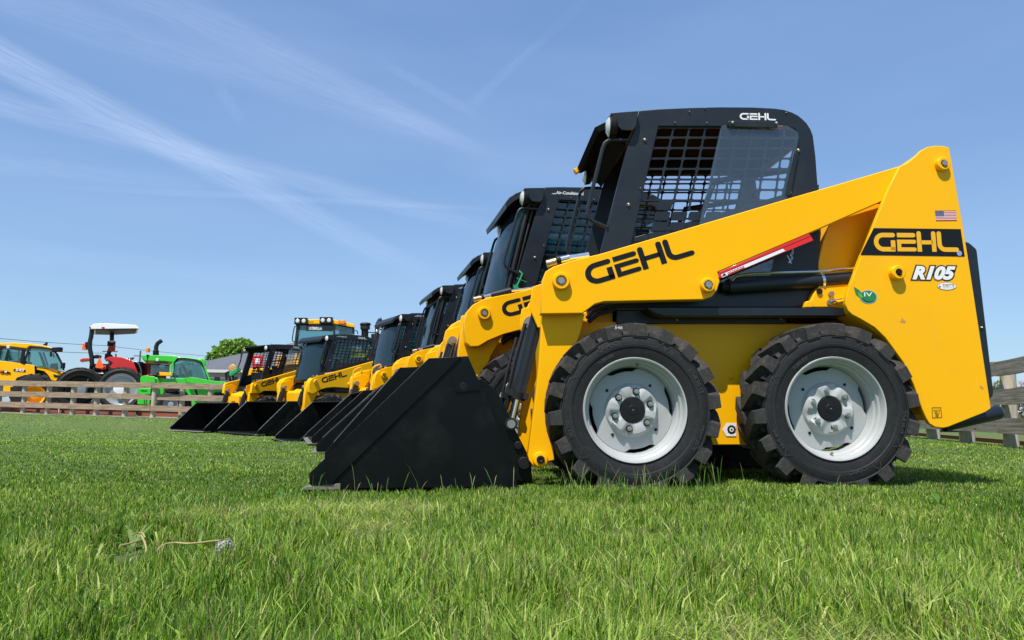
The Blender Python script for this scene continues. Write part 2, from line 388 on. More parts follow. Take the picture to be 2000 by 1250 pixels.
def tyre_text_mesh(items):
    m = M()
    for (s, r, a_mid, h, inv) in items:
        v, f = textmesh(s, 0., .02)
        x0 = min(p[0] for p in v); x1 = max(p[0] for p in v); y0 = min(p[1] for p in v); y1 = max(p[1] for p in v); sc = h/(y1-y0)
        vs = []
        for (x, y) in v:
            t = (x-(x0+x1)/2)*sc; rad = r+(y-y0)*sc*(-1 if inv else 1); a = radians(a_mid)-(t/r)*(-1 if inv else 1)
            vs.append((rad*cos(a), -.0035, rad*sin(a)))
        m.add(vs, f, 'rubber_dark')
    # thin moulded rings and ticks
    for r in (.3, .333):
        n = 90
        vs = [(q*cos(2*pi*i/n), -.0022, q*sin(2*pi*i/n)) for i in range(n) for q in (r, r+.0018)]
        m.add(vs, [(2*i, 2*i+1, (2*i+3) % (2*n), (2*i+2) % (2*n)) for i in range(n)], 'rubber_dark')
    for a in (62, 55, 150, -35, -60, 215):
        stroke(m, [(.305*cos(radians(a)), .305*sin(radians(a))), (.333*cos(radians(a+4)), .333*sin(radians(a+4))), (.305*cos(radians(a+8)), .305*sin(radians(a+8)))], .003, lambda p, q: (p, -.003, q), 'rubber_dark')
    return m.mesh('tyre_lettering', smooth=False)
def rim_mesh(valve):
    m = M(); RP = 'rim_paint'
    m.lathe([(.233, .03), (.241, .012), (.238, .004), (.232, .006), (.227, .018), (.224, .034), (.216, .04), (.213, .058), (.206, .066), (.199, .1), (.197, .15), (.205, .17), (.225, .2), (.238, .21)], (0, 0, 0), RP, 72)
    # dished centre with four cut-outs at its rim
    n = 96; prof = [(.058, .074), (.062, .068), (.088, .066), (.108, .068), (.118, .08), (.126, .094), (.15, .098), (.168, .1), (1., .104), (1., .112)]
    vs = []; fs = []; K = len(prof)
    for k in range(n):
        a = 2*pi*k/n; d = abs(((a-radians(12))/(pi/2)+.5) % 1-.5)*90
        re = .197 if d > 21 else (.181 if d < 17 else .181+.016*(d-17)/4)
        for (r, h) in prof:
            q = re if r == 1. else r
            if .085 < r < .11: h += .011*max(-.5, cos(6*(a-radians(18))))
            vs.append((q*cos(a), h, q*sin(a)))
    for k in range(n):
        for i in range(K-1): fs.append((k*K+i, ((k+1) % n)*K+i, ((k+1) % n)*K+i+1, k*K+i+1))
    m.add(vs, fs, RP)
    for k in range(4):
        a = radians(47+12+90*k-12+4); m.disc((.145*cos(a), .145*sin(a)), .0085, .094, .1, 'matte_black', 4, rot=a+.4)
    m.lathe([(0, .2), (.2, .2)], (0, 0, 0), 'matte_black', 24)
    a = radians(valve); m.tube([(.212*cos(a), .05, .212*sin(a)), (.204*cos(a), .035, .204*sin(a))], .006, 'brass', 8)
    return m.mesh('rim', ang=28)
def hub_mesh():
    m = M(); m.lathe([(0, .062), (.02, .061), (.022, .063), (.055, .063), (.058, .068), (.058, .09)], (0, 0, 0), 'matte_black', 32); m.disc((0, 0), .003, .058, .062, 'bolt', 8); return m.mesh('hub_cap')
def nut_mesh():
    m = M(); m.disc((0, 0), .0125, -.012, .004, 'bolt', hexa=True); m.disc((0, 0), .007, -.018, -.011, 'bolt', 10); m.disc((0, 0), .0165, .001, .004, 'matte_black', 16); return m.mesh('lug_nut', ang=30)
ME_TYRE = tyre_mesh(); ME_TXT = tyre_text_mesh([('CAMSO', .305, 113, .022, False), ('TUBELESS', .262, 120, .014, False), ('27x8.50-15', .305, 25, .02, False), ('SKS 732', .308, 195, .017, False), ('HEAVY DUTY', .308, -25, .015, False)])
ME_TXT2 = tyre_text_mesh([('TUBELESS', .262, 128, .015, False), ('27x8.50-15', .308, -12, .017, False), ('NHS 8PR', .306, 205, .018, False), ('CAMSO', .305, -75, .02, True)])
ME_RIM = {0: rim_mesh(84), 1: rim_mesh(-95)}; ME_HUB = hub_mesh(); ME_NUT = nut_mesh()
GLB = {}
def wheel(root, x, far, kind):
    e = bpy.data.objects.new('wheel', None); COL.objects.link(e); e.parent = root; e.empty_display_size = .1
    e.location = (x, WID if far else 0, HUB)
    if far: e.rotation_euler = (0, 0, pi)
    link('tyre', ME_TYRE, e); link('tyre_lettering', ME_TXT if kind == 0 else ME_TXT2, e); link('rim', ME_RIM[kind], e); link('hub_cap', ME_HUB, e)
    for k in range(6):
        a = radians(18+60*k+(kind*22)); link('lug_nut', ME_NUT, e, loc=(.087*cos(a), .066, .087*sin(a)))
CACHE = {}
def cached(key, fn, **kw):
    if key not in CACHE: CACHE[key] = fn().mesh(key[0] if isinstance(key, tuple) else key, **kw)
    return CACHE[key]
def dp(y, ox, oz, ang, sc, shear=0.):
    """map decal coordinates (a right, b up, metres*sc) onto the side plane y"""
    ca, sa = cos(ang), sin(ang)
    return lambda a, b: (ox+((a+shear*b)*ca-b*sa)*sc, y, oz+((a+shear*b)*sa+b*ca)*sc)
def px_map(p0, p1, h, yl):
    """local frame from photo points: baseline p0->p1 spans width; returns map, width, height in metres"""
    a = Vector(Lp(*p0, yl)); b = Vector(Lp(*p1, yl)); d = b-a; w = d.length; ang = atan2(d.y, d.x)
    s = (Vector(Lp(p0[0], p0[1]-h, yl))-a).length
    return (lambda u, v: (a.x+u*cos(ang)-v*sin(ang), yl, a.y+u*sin(ang)+v*cos(ang))), w, s
# ---- outlines read off the nearest machine
ARM_TOP = [(1536, 389), (1640, 359), (1757, 324.5), (1771, 318), (1784, 308), (1800, 297), (1825, 296), (1845, 330), (1800, 392), (1727, 391), (1600, 447), (1402, 531)]
ARM_A = [(1060, 545), (1066, 530), (1080, 521), (1116, 509), (1172, 496), (1343, 446)]+ARM_TOP+[(1406, 549), (1401, 566), (1391, 579), (1375, 585), (1180, 589), (1162, 594), (1138, 612), (1056, 613)]
ARM_B = [(1046, 600), (1044, 574), (1050, 548), (1066, 528), (1090, 514), (1124, 504), (1172, 493), (1343, 446)]+ARM_TOP+[(1406, 549), (1401, 566), (1391, 579), (1375, 585), (1250, 583), (1190, 590), (1150, 602), (1110, 620), (1085, 636), (1064, 638), (1050, 628)]
LEG_A = [(1059, 610), (1142, 612), (1134, 650), (1108, 720), (1086, 790), (1079, 850), (1083, 899), (1073, 901), (1067, 909), (1055, 915), (1042, 911), (1033, 899), (1031, 888), (1046, 774), (1053, 705)]
LEG_B = [(1050, 560), (1066, 535), (1090, 520), (1150, 510), (1150, 604), (1120, 660), (1100, 720), (1086, 790), (1079, 850), (1083, 899), (1073, 901), (1067, 909), (1055, 915), (1042, 911), (1033, 899), (1028, 880), (1030, 774), (1034, 650), (1040, 600)]
FENDER = [(1736, 366), (1757, 325), (1771, 319), (1784, 309), (1800, 293), (1812, 287), (1828, 284.5), (1843, 285), (1854, 288), (1881.5, 445), (1893, 516), (1936, 797.6), (1925, 805), (1862, 830), (1852, 834), (1842, 836), (1826, 834), (1815, 827), (1809, 816), (1801, 798), (1785, 751), (1765, 708), (1729, 659), (1708, 639), (1681, 623), (1664, 614), (1656, 606), (1651, 592), (1654, 572)]
CAB_OUT = [(1247, 216), (1290, 213), (1346, 210.5), (1406, 209), (1470, 209.5), (1510, 211.5), (1530, 214), (1546, 219), (1558, 225), (1567, 232), (1576, 241), (1583, 252), (1588, 265), (1593, 305), (1600, 400), (1600, 600), (1150, 600), (1172, 497), (1228, 278), (1238, 255)]
CAB_HOLE = [(1286, 246), (1540, 247), (1551, 250), (1557, 257), (1558, 268), (1533, 400), (1528, 428), (1238, 455), (1232, 476), (1232, 476)]
CAB_HOLE = [(1286, 246), (1540, 247), (1551, 250), (1557, 257), (1558, 268), (1540, 370), (1528, 440), (1500, 520), (1222, 520), (1234, 470)]
def cab_side(m, y0, y1, mt='cab_black'):
    yl = min(y0, y1) if y0 < .6 else max(y0, y1)
    out = P(CAB_OUT, .2); ho = P(CAB_HOLE, .2); m.holes([out, ho], y0, y1, mt)
def mesh_panel(m, y0, y1, mt='cab_black'):
    """perforated guard plate; slanting columns, rounded holes"""
    def pt(u, v):   # u columns, v rows -> px
        y = 246+20.5*v; x0 = 1286-(y-246)*.236; return (x0+31.2*u+(y-246)*.012*u, y)
    def right(y): return 1559-(y-262)*.235 if y > 262 else 1559
    outer = P([(1286, 246), (1540, 247), (1551, 250), (1557, 257), (1558, 268), (1540, 370), (1528, 440), (1500, 520), (1222, 520), (1234, 470)], .2)
    hs = []
    for v in range(13):
        for u in range(10):
            a = .055 if u else .03; q = [pt(u+a, v+.1), pt(u+.945, v+.1), pt(u+.945, v+.93), pt(u+a, v+.93)]
            if v == 0: q[0] = (q[0][0], 248.6); q[1] = (q[1][0], 248.6)
            lim = right(q[2][1])-2; lim1 = right(q[1][1])-2
            if q[1][0] > lim1: q[1] = (lim1, q[1][1])
            if q[2][0] > lim: q[2] = (lim, q[2][1])
            if q[2][1] > 515 or q[2][0]-q[3][0] < 7 or q[1][0]-q[0][0] < 7: continue
            r = 4.
            if u >= 8 and v == 0: r = 5
            hs.append(fillet(P(q, .2), r/395, 2))
    m.holes([outer]+hs, y0, y1, mt)
def bolts(m, pts, yl, r=.009, mt='bolt', h=.012):
    for a, b in pts:
        x, z = Lp(a, b, yl); m.lathe([(0, -h), (r*.7, -h*.8), (r, -h*.2), (r, .002)], (x, yl, z), mt, 10)
def boss(m, p, yl, r1, r2, mt='yellow_arm', depth=.05, inner='bolt', r3=None):
    x, z = Lp(*p, yl)
    m.lathe([(r1, .0), (r1, -depth+.004), (r1-.004, -depth), (r2, -depth), (r2, -depth+.02), (0, -depth+.02)], (x, yl, z), mt, 28)
    m.disc((x, z), r3 or r2*.82, yl-depth-.006, yl-depth+.021, inner, hexa=True, rot=.4)
    m.lathe([((r3 or r2*.82)*1.25, .0), ((r3 or r2*.82)*1.25, -.006), (0, -.006)], (x, yl-depth+.02, z), inner, 18)
LG = 'compact skid loaders parked in a curved row'
def loader(loc, yaw, pitch, s, style, label, cfg={}):
    """style A: open cab, squared arm; B: glazed cab, rounded arm; C: open roof with square arm, glazed"""
    root = empty('skid_loader', loc, label, 'skid loader', LG, rot=(0, -pitch, yaw), scale=s); root.scale = (s, s*cfg.get('sy', 1), s)
    glz = style != 'A'; armB = style in 'BCD'; Y, YA, CB, MB = 'yellow', 'yellow_arm', 'cab_black', 'matte_black'
    def part(name, fn, bevel=0., parent=root, key=None, label=None, **kw):
        return link(name, cached((name, key), fn, **kw), parent, bevel, label=label)
    # chassis and rear body
    def f():
        m = M(); m.prism(P([(1082, 640), (1140, 628), (1740, 634), (1790, 700), (1806, 800), (1790, 835), (1742, 869), (1108, 869), (1080, 830)], .26), .26, WID-.26, Y)
        m.prism(P([(1066, 640), (1120, 620), (1160, 600), (1200, 600), (1200, 640), (1120, 700), (1075, 820)], .26), .3, WID-.3, Y)
        for yy in (.258, WID-.258): 
            x, z = Lp(1425, 741, .258)
        return m
    ch = part('chassis', f, .004)
    def f():
        m = M(); m.prism(P([(1586, 560), (1608, 470), (1622, 432), (1735, 385), (1800, 312), (1846, 312), (1872, 450), (1886, 520), (1925, 780), (1850, 822), (1812, 800), (1770, 700), (1700, 645), (1660, 615), (1570, 612)], .2), .2, WID-.2, Y)
        m.prism(P([(1700, 640), (1660, 612), (1650, 585), (1880, 470), (1926, 790), (1850, 826), (1812, 810), (1775, 720), (1740, 672)], .055), .055, .2, Y)
        m.prism(P([(1700, 640), (1660, 612), (1650, 585), (1880, 470), (1926, 790), (1850, 826), (1812, 810), (1775, 720), (1740, 672)], .055), WID-.2, WID-.055, Y)
        m.prism(P([(1725, 420), (1740, 390), (1852, 380), (1872, 470), (1700, 560), (1665, 580)], .055), .055, .16, Y)
        m.prism(P([(1725, 420), (1740, 390), (1852, 380), (1872, 470), (1700, 560), (1665, 580)], .055), WID-.16, WID-.055, Y)
        m.prism(P([(1610, 540), (1668, 540), (1668, 601), (1576, 601), (1586, 575)], .17), .15, .2, Y); m.prism(P([(1570, 590), (1583, 588), (1583, 602), (1566, 602)], .16), .13, .16, Y)
        return m
    part('rear_body', f, .004)
    fe = []
    for far in (0, 1):
        def f():
            m = M(); a, b = (.03, .056) if not far else (WID-.056, WID-.03)
            m.prism(P(FENDER, .03), a, b, Y); return m
        fe.append(part('fender', f, .003, key=far))
    for pk, a_ in enumerate((((1838, 322), .03, .034, .018, Y, .026, 'bolt', .0145), ((1748, 534), .03, .034, .017, Y, .035, 'matte_black', .013))):
        part('pivot_pin', lambda: (lambda m: (boss(m, *a_), m)[1])(M()), parent=fe[0], key=('f', pk))
    # lift arms
    for far in (0, 1):
        def f():
            m = M(); o = P(ARM_B if armB else ARM_A, .058); a, b = (.058, .13) if not far else (WID-.13, WID-.058)
            m.prism(o, a, b, YA)
            l = P(LEG_B if armB else LEG_A, .13); a, b = (.13, .2) if not far else (WID-.2, WID-.13)
            m.prism(l, a, b, YA)
            # inner gusset with the tilt-cylinder ear
            a, b = (.2, .215) if not far else (WID-.215, WID-.2)
            m.prism(P([(1040, 560), (1100, 540), (1150, 560), (1100, 640), (1050, 640), (1034, 600)], .2), a, b, YA)
            x, z = Lp(1055, 897, .13)
            if not far: m.lathe([(.036, .0), (.036, -.018), (.02, -.022), (0, -.022)], (x, .13, z), YA, 24); m.lathe([(.019, -.0), (.019, -.008), (.012, -.012), (0, -.006)], (x, .109, z), 'matte_black', 18)
            return m
        ar = part('lift_arm', f, .004, key=(far, armB))
        if not far:
            def f():
                m = M(); return m
            for pk, a_ in enumerate((((1095, 550), .058, .041, .026, YA, .028, 'bolt', .016), ((1380, 558), .058, .034, .022, YA, .03, 'bolt', .0165))):
                part('pivot_pin', lambda: (lambda m: (boss(m, *a_), m)[1])(M()), parent=ar, key=('a', pk))
            if 1:
                def f():
                    m = M(); mp, w, h = px_map((1150, 559.5), (1355, 497.5), 42, .0565); logo(m, lambda a, b: mp(a*w/4.45, b*h*.98), 'decal_black', .235); return m
                part('logo_lettering', f, parent=ar, smooth=False)
            def f():
                m = M(); q = lambda a, b, y=.09: (Lp(a, b, y)[0], y, Lp(a, b, y)[1])
                m.tube([q(1068, 516), q(1086, 511)], .02, 'brass', 14); m.tube([q(1088, 510), q(1094, 508)], .024, 'matte_black', 14); m.tube([q(1095, 508), q(1112, 504)], .019, 'chrome', 14); m.tube([q(1111, 504), q(1124, 502), q(1150, 498)], .014, 'chrome', 10)
                m.tube([q(1072, 520+6, .12), q(1084, 521, .12)], .015, 'brass', 12)
                return m
            part('hose_coupler', f, parent=ar)
            for hk, hp in enumerate((((1146, 622, .14), (1160, 606, .15), (1184, 598, .15), (1210, 596, .16)), ((1150, 628, .17), (1170, 612, .17), (1200, 604, .17)))):
                part('hose', lambda: M().tube([(Lp(a, b, .15)[0], c, Lp(a, b, .15)[1]) for a, b, c in hp], .011, 'hose', 8), parent=ar, key=hk)
    def f():   # cross tube between arm legs
        m = M(); a = Lp(1085, 640, .2); m.tube([(a[0]+.02, .2, a[1]), (a[0]+.02, WID-.2, a[1])], .05, YA, 18)
        a = Lp(1500, 560, .3); 
        return m
    part('cross_tube', f)
    if style == 'A' and cfg.get('plate'):
        def f():
            m = M(); x, z = Lp(1052, 700, .3); m.box(x-.03, x-.02, .5, .7, z-.05, z+.05, 'decal_yellow'); m.box(x-.06, x+.1, .4, .8, z-.25, z+.12, Y)
            text(m, 'GEHL', lambda a, b: (x-.062, .68-a, z-.03+b), 'decal_black', 0, .03, (.16, .06)); m.box(x-.066, x-.058, .52, .68, z-.16, z-.1, 'decal_white'); return m
        part('front_plate', f, 0, smooth=False)
    if armB:
        for far in ((0, 1) if cfg.get('rail') else ()):
            def f():
                m = M(); yy = .2 if not far else WID-.2; q = lambda a, b: (Lp(a, b, .2)[0], yy, Lp(a, b, .2)[1]); m.tube([q(1050, 600), q(1040, 545), q(1046, 520), q(1062, 508), q(1085, 500), q(1092, 506), q(1090, 530)], .011, Y, 8); return m
            part('step_rail', f, key=far)
        def f():
            m = M(); q = lambda a, b, y=.1: (Lp(a, b, .1)[0], y, Lp(a, b, .1)[1]); m.tube([q(1078, 516), q(1100, 508)], .02, 'brass', 12); m.tube([q(1100, 508), q(1165, 489)], .028, CB, 12); m.tube([q(1165, 489), q(1190, 485), q(1240, 476)], .012, 'chrome', 8); return m
        part('hydraulic_hose', f)
    # lift cylinders
    for far in (0, 1):
        def f():
            m = M(); yy = .17 if not far else WID-.17
            q = lambda a, b: (Lp(a, b, .17)[0], yy, Lp(a, b, .17)[1])
            m.tube([q(1408, 561), q(1424, 560.5)], .026, MB, 16); m.tube([q(1422, 561), q(1668, 544)], .036, CB, 20)
            m.tube([q(1601, 549), q(1606, 548.5)], .0385, 'chrome', 20)
            y2 = .135 if not far else WID-.135
            r = lambda a, b: (Lp(a, b, .135)[0], y2, Lp(a, b, .135)[1])
            m.tube([r(1440, 538), r(1474, 534), r(1602, 530.5), r(1668, 523)], .0065, 'chrome', 8)
            m.tube([r(1428, 548), r(1436, 540), r(1446, 537.5)], .009, 'bolt', 8)
            m.tube([r(1622, 590), r(1628, 587), r(1664, 584)], .009, 'chrome', 8); m.disc(Lp(1622, 590, .14), .016, y2, y2+.04, 'bolt', 12); m.disc(Lp(1624, 574, .14), .014, y2, y2+.04, 'bolt', 12)
            m.disc(Lp(1600, 569, .148), .014, y2+.005, y2+.02, MB, 14)
            return m
        part('lift_cylinder', f, key=far)
    # red arm-lock guard with its warning label
    def f():
        m = M(); o = P([(1401, 541), (1405, 533), (1583, 458), (1590, 469), (1410, 543)], .058); m.prism(o, .062, .075, 'guard_red')
        m.prism(P([(1404, 531), (1580, 456), (1584, 461), (1406, 536)], .058), .06, .1, 'guard_red'); return m
    gd = part('arm_lock_guard', f, .002)
    def f():
        m = M(); m.add([(a, .0605, b) for a, b in P([(1408, 536), (1529, 485.5), (1534, 490), (1411, 542)], .06)], [(0, 1, 2, 3)], 'decal_white')
        m.add([(a, .0595, b) for a, b in P([(1420, 532), (1452, 518.5), (1454.5, 523.5), (1422, 537)], .06)], [(0, 1, 2, 3)], 'decal_red')
        mp, w, h = px_map((1422, 535), (1453, 522), 4, .0585); text(m, 'DANGER', mp, 'decal_white', 0, .02, (w, h))
        m.add([(a, .0595, b) for a, b in P([(1410, 540), (1414, 533.5), (1419, 537)], .06)], [(0, 1, 2)], 'decal_black')
        return m
    part('warning_label', f, parent=gd, smooth=False)
    # black engine side cover, running board, step plates
    for far in (0, 1):
      def f():
        m = M(); o = P([(1180, 480), (1600, 360), (1594, 470), (1560, 606), (1140, 606), (1160, 560)], .215)
        m.prism(o, *((.215, .235) if not far else (WID-.235, WID-.215)), CB)
        if far: return m
        bolts(m, [(1523, 525), (1547, 571), (1547, 592), (1413, 588), (1452, 584), (1471, 545)], .215, .007)
        return m
      part('side_cover', f, .002, key=far)
    for far in (0, 1):
        def f():
            m = M(); o = fillet(P([(1262, 601), (1668, 601), (1668, 616), (1298, 616), (1280, 611)], .1), .006); m.prism(o, *((.1, .27) if not far else (WID-.27, WID-.1)), CB); return m
        part('running_board', f, .003, key=far)
        def f():
            m = M(); m.prism(P([(1205, 600), (1536, 600), (1536, 632), (1205, 632)], .235), *((.235, .262) if not far else (WID-.262, WID-.235)), CB)
            if not far: bolts(m, [(1322, 624.5), (1525, 624)], .235, .009)
            return m
        part('wheel_arch_plate', f, .003, key=far)
    # lower step label on side
    def f():
        m = M(); m.add([(a, .2565, b) for a, b in P([(1411, 839), (1419, 826), (1438, 826), (1438, 852), (1419, 852)], .2565)], [(0, 1, 2, 3, 4)], 'decal_white')
        c = Lp(1429, 839, .255); n = 20; vs = [(c[0]+r*cos(a), .2555, c[1]+r*sin(a)) for r, a in [((.02 if i % 2 else .0235), 2*pi*i/n) for i in range(n)]]
        m.add(vs, [tuple(range(n))], 'decal_black'); m.disc(c, .011, .2545, .255, 'decal_white', 16); m.disc(c, .005, .2535, .254, 'decal_black', 10)
        return m
    part('tie_down_label', f, parent=ch, smooth=False)
    if 1:
        def f():
            m = M(); bolts(m, [(1428, 737)], .26, .01, Y); return m
        part('bolt', f, parent=ch)
    # wheels
    wheel(root, 0, False, 0); wheel(root, WB, False, 1); wheel(root, 0, True, 0); wheel(root, WB, True, 1)
    # rear door and bumper
    def f():
        m = M(); m.prism(fillet(P([(1870, 470), (1892, 473), (1908, 487), (1941, 768), (1937, 778), (1920, 785)], .14), .012), .14, WID-.14, CB); bolts(m, [(1907, 641), (1916, 640)], .14, .007); return m
    part('rear_door', f, .004)
    def f():
        m = M(); z = lambda a, b: Lp(a, b, .12)
        a = z(1850, 830); b = z(1900, 818); c = z(1968, 806)
        m.tube([(a[0], .15, a[1]), (b[0], .14, b[1]), (c[0]-.03, .15, c[1]), (c[0], .19, c[1]), (c[0]+.01, .3, c[1]), (c[0]+.01, WID-.3, c[1]), (c[0], WID-.19, c[1]), (c[0]-.03, WID-.15, c[1]), (b[0], WID-.14, b[1]), (a[0], WID-.15, a[1])], .034, CB, 14)
        return m
    part('rear_bumper', f)
    # tilt cylinders
    for far in (0, 1):
        def f():
            m = M(); yy = .26 if not far else WID-.26
            q = lambda a, b: Vector((Lp(a, b, .24)[0], yy, Lp(a, b, .24)[1]))
            A = q(1055, 598); B = q(998, 828); d = (B-A).normalized(); s_ = Vector((-d.z, 0, d.x))
            m.tube([A+d*.03, A+d*.44], .034, CB, 18); m.obox(A+d*.23, s_*.03, (0, .031, 0), d*.2, CB)
            m.tube([A+d*.435, A+d*.47], .04, MB, 18); m.tube([A+d*.46, B-d*.03], .02, 'chrome', 14); m.obox(A+d*.445+s_*.0, s_*.05, (0, .03, 0), d*.015, CB)
            m.tube([A+d*.455-s_*.04, A+d*.53-s_*.04], .012, MB, 10)
            for c in (A, B):
                m.tube([c-Vector((0, .045, 0)), c+Vector((0, .045, 0))], .034 if c is A else .03, CB if c is B else 'bolt', 18); m.tube([c-Vector((0, .055, 0)), c+Vector((0, .055, 0))], .02, 'bolt', 14)
            m.tube([A+d*.1-s_*.05, A+d*.3-s_*.055, A+d*.45-s_*.05], .009, 'hose', 8)
            return m
        part('tilt_cylinder', f, key=far)
    # quick-attach plate
    def f():
        m = M(); o = P([(930, 742), (940, 738), (972, 765), (990, 800), (1006, 838), (1038, 900), (1040, 938), (1012, 940), (960, 860)], .22)
        for a, b in ((.24, .32), (WID-.32, WID-.24)): m.prism(o, a, b, 'bucket_black')
        m.prism(P([(936, 745), (950, 742), (1024, 930), (1012, 936)], .22), .3, WID-.3, 'bucket_black')
        a = Lp(1024, 905, .2); m.tube([(a[0], .2, a[1]), (a[0], WID-.2, a[1])], .03, MB, 14)
        for a, b in ((.236, .24),): 
            for p in ((1012, 870), (1020, 915)): x, z = Lp(*p, .236); m.disc((x, z), .02, .225, .24, 'matte_black', 14)
        return m
    part('attachment_plate', f, .003)
    # bucket
    be = bpy.data.objects.new('bucket', None); COL.objects.link(be); be.parent = root; be.empty_display_size = .1; bw, bx = cfg.get('bw', 1), cfg.get('bx', 1); be.scale = (bx, bw, 1); be.location = (-.5*(1-bx), .605*(1-bw), 0)
    y0, y1 = -.03, 1.24
    def f():
        m = M(); th = .012
        out = P([(607, 948), (1006, 952), (1013, 935), (932, 737), (914, 697), (838, 700)], y0)
        inn = []
        for i, p in enumerate(out):
            p = Vector(p); d0 = (Vector(out[i])-Vector(out[i-1])).normalized() if i else None; d1 = (Vector(out[i+1])-p).normalized() if i < 5 else None
            d0 = d0 or d1; d1 = d1 or d0; n = (Vector((-d0.y, d0.x))+Vector((-d1.y, d1.x))).normalized(); inn.append(tuple(p+n*th/max(.5, n.dot(Vector((-d0.y, d0.x))))))
        m.prism(out+inn[::-1], y0+.012, y1-.012, 'bucket_black')
        a = Lp(842, 701, y0); m.prism(P([(838, 699), (914, 695), (916, 706), (850, 712)], y0), y0+.012, y1-.012, 'bucket_black')
        return m
    part('bucket_shell', f, .002, be)
    for far in (0, 1):
        def f():
            m = M(); a, b = (y0, y0+.012) if not far else (y1-.012, y1); sg = -1 if not far else 1
            m.prism(P([(605, 946), (605, 924), (838, 700), (902, 698), (914, 696), (932, 736), (1012, 932), (1010, 950), (618, 955)], y0), a, b, 'bucket_black')
            c, d = (y0-.009, y0) if not far else (y1, y1+.009)
            m.prism(P([(605, 945), (605, 924), (838, 700), (900, 698), (656, 936), (650, 946)], y0), c, d, 'bucket_black')
            c, d = (y0-.006, y0) if not far else (y1, y1+.006)
            m.prism(P([(880, 730), (910, 699), (930, 736), (938, 764), (928, 762), (893, 767), (889, 764)], y0), c, d, 'bucket_black')
            m.prism(P([(604, 925), (837, 700.2), (840, 701), (607.5, 926.5)], y0), min(a, c)-.0005, max(b, d)+.0005, 'edge_wear')
            if not far: x, z = Lp(905, 754.5, y0); m.disc((x, z), .017, y0-.0065, y0-.004, 'matte_black', 20); m.disc((x, z), .014, y0-.007, y0-.006, 'decal_black', 20)
            return m
        part('bucket_side', f, .002, be, key=far)
    def f():
        m = M(); m.prism(P([(586, 957), (594, 951), (665, 944), (665, 956)], y0), y0-.004, y1+.004, 'worn_steel')
        if cfg.get('teeth'):
            for k in range(14):
                yy = y0+.05+k*(y1-y0-.1)/13; a = Lp(592, 955, y0); m.box(a[0]-.035, a[0]+.01, yy-.015, yy+.015, a[1]-.004, a[1]+.012, 'bucket_black')
        return m
    part('cutting_edge', f, .0015, be, key=bool(cfg.get('teeth')))
    # cab
    ce = bpy.data.objects.new('cab', None); COL.objects.link(ce); ce.parent = root; ce.empty_display_size = .1
    ya, yb = .2, WID-.2
    def f():
        m = M(); cab_side(m, ya, ya+.035); cab_side(m, yb-.035, yb)
        roofo = P([(1247, 216), (1290, 213), (1346, 210.5), (1406, 209), (1470, 209.5), (1510, 211.5), (1530, 214), (1546, 219), (1558, 225), (1567, 232), (1576, 241), (1583, 252)], ya)
        inn = [(x, z-.03) for x, z in roofo]
        m.prism([(x, z-.001) for x, z in roofo]+[(x, z-.016) for x, z in roofo][::-1], ya+.03, yb-.03, CB); m.prism([(x, z-.017) for x, z in roofo]+inn[::-1], ya+.03, yb-.03, 'liner')
        # rear frame around the back window, rear wall below
        m.prism(P([(1575, 244), (1583, 252), (1587, 262), (1580, 266), (1572, 258)], ya), ya+.03, yb-.03, CB)
        m.prism(P([(1584, 430), (1601, 430), (1601, 600), (1584, 600)], ya), ya+.03, yb-.03, CB)
        for a, b in ((ya+.03, ya+.06), (yb-.06, yb-.03)): m.prism(P([(1580, 290), (1593, 290), (1601, 440), (1586, 440)], ya), a, b, CB)
        # floor and dash
        m.prism(P([(1160, 560), (1595, 560), (1595, 600), (1150, 600)], ya), ya+.03, yb-.03, MB)
        # front header
        m.prism(P([(1232, 222), (1252, 217), (1252, 236), (1236, 252)], ya), ya+.03, yb-.03, MB)
        bolts(m, [(1259, 273.5), (1227.5, 400)], ya, .01); bolts(m, [(1318, 240), (1346, 219), (1376, 212), (1380, 241), (1535, 221), (1250, 368)], ya, .004)
        bolts(m, [(1558.5, 294), (1542, 376)], ya, .01)
        return m
    part('cab_frame', f, .003, ce)
    for far in (0, 1):
        def f():
            m = M(); a, b = (ya+.012, ya+.018) if not far else (yb-.018, yb-.012); mesh_panel(m, a, b); return m
        part('mesh_guard', f, 0, ce, key=far, smooth=False)
        if glz:
            def f():
                m = M(); o = P(CAB_HOLE, ya); a, b = (ya+.03, ya+.034) if not far else (yb-.034, yb-.03); m.prism(o, a, b, 'cab_glass'); return m
            part('side_window', f, 0, ce, key=far, smooth=False)
    if not glz:
        def f():
            m = M(); m.prism(fillet(P([(1409, 244), (1540, 246), (1559, 258), (1559, 272), (1545, 350), (1500, 560), (1340, 560), (1363, 450)], ya-.012), .02), ya-.014, ya-.009, 'plexi'); return m
        part('side_window', f, 0, ce, smooth=False)
    def f():
        m = M(); m.prism(P([(1424, 235.5), (1518, 237), (1521, 241), (1518, 249), (1425, 247), (1422, 241)], ya-.03), ya-.03, ya-.001, CB); bolts(m, [(1430.5, 240), (1516, 241)], ya-.03, .009)
        m.prism(P([(1547, 300), (1557, 300), (1541, 384), (1531, 384)], ya), ya-.016, ya-.001, CB); bolts(m, [(1558.5, 294), (1542, 376)], ya, .0095)
        return m
    if not glz: part('window_bracket', f, .002, ce)
    def f():
        m = M(); mp, w, h = px_map((1445, 233.5), (1514, 235.2), 13, ya-.0012); logo(m, lambda a, b: mp(a*w/4.4, b*h), 'decal_white', .22)
        return m
    if style in 'AC': part('cab_logo', f, 0, ce, smooth=False)
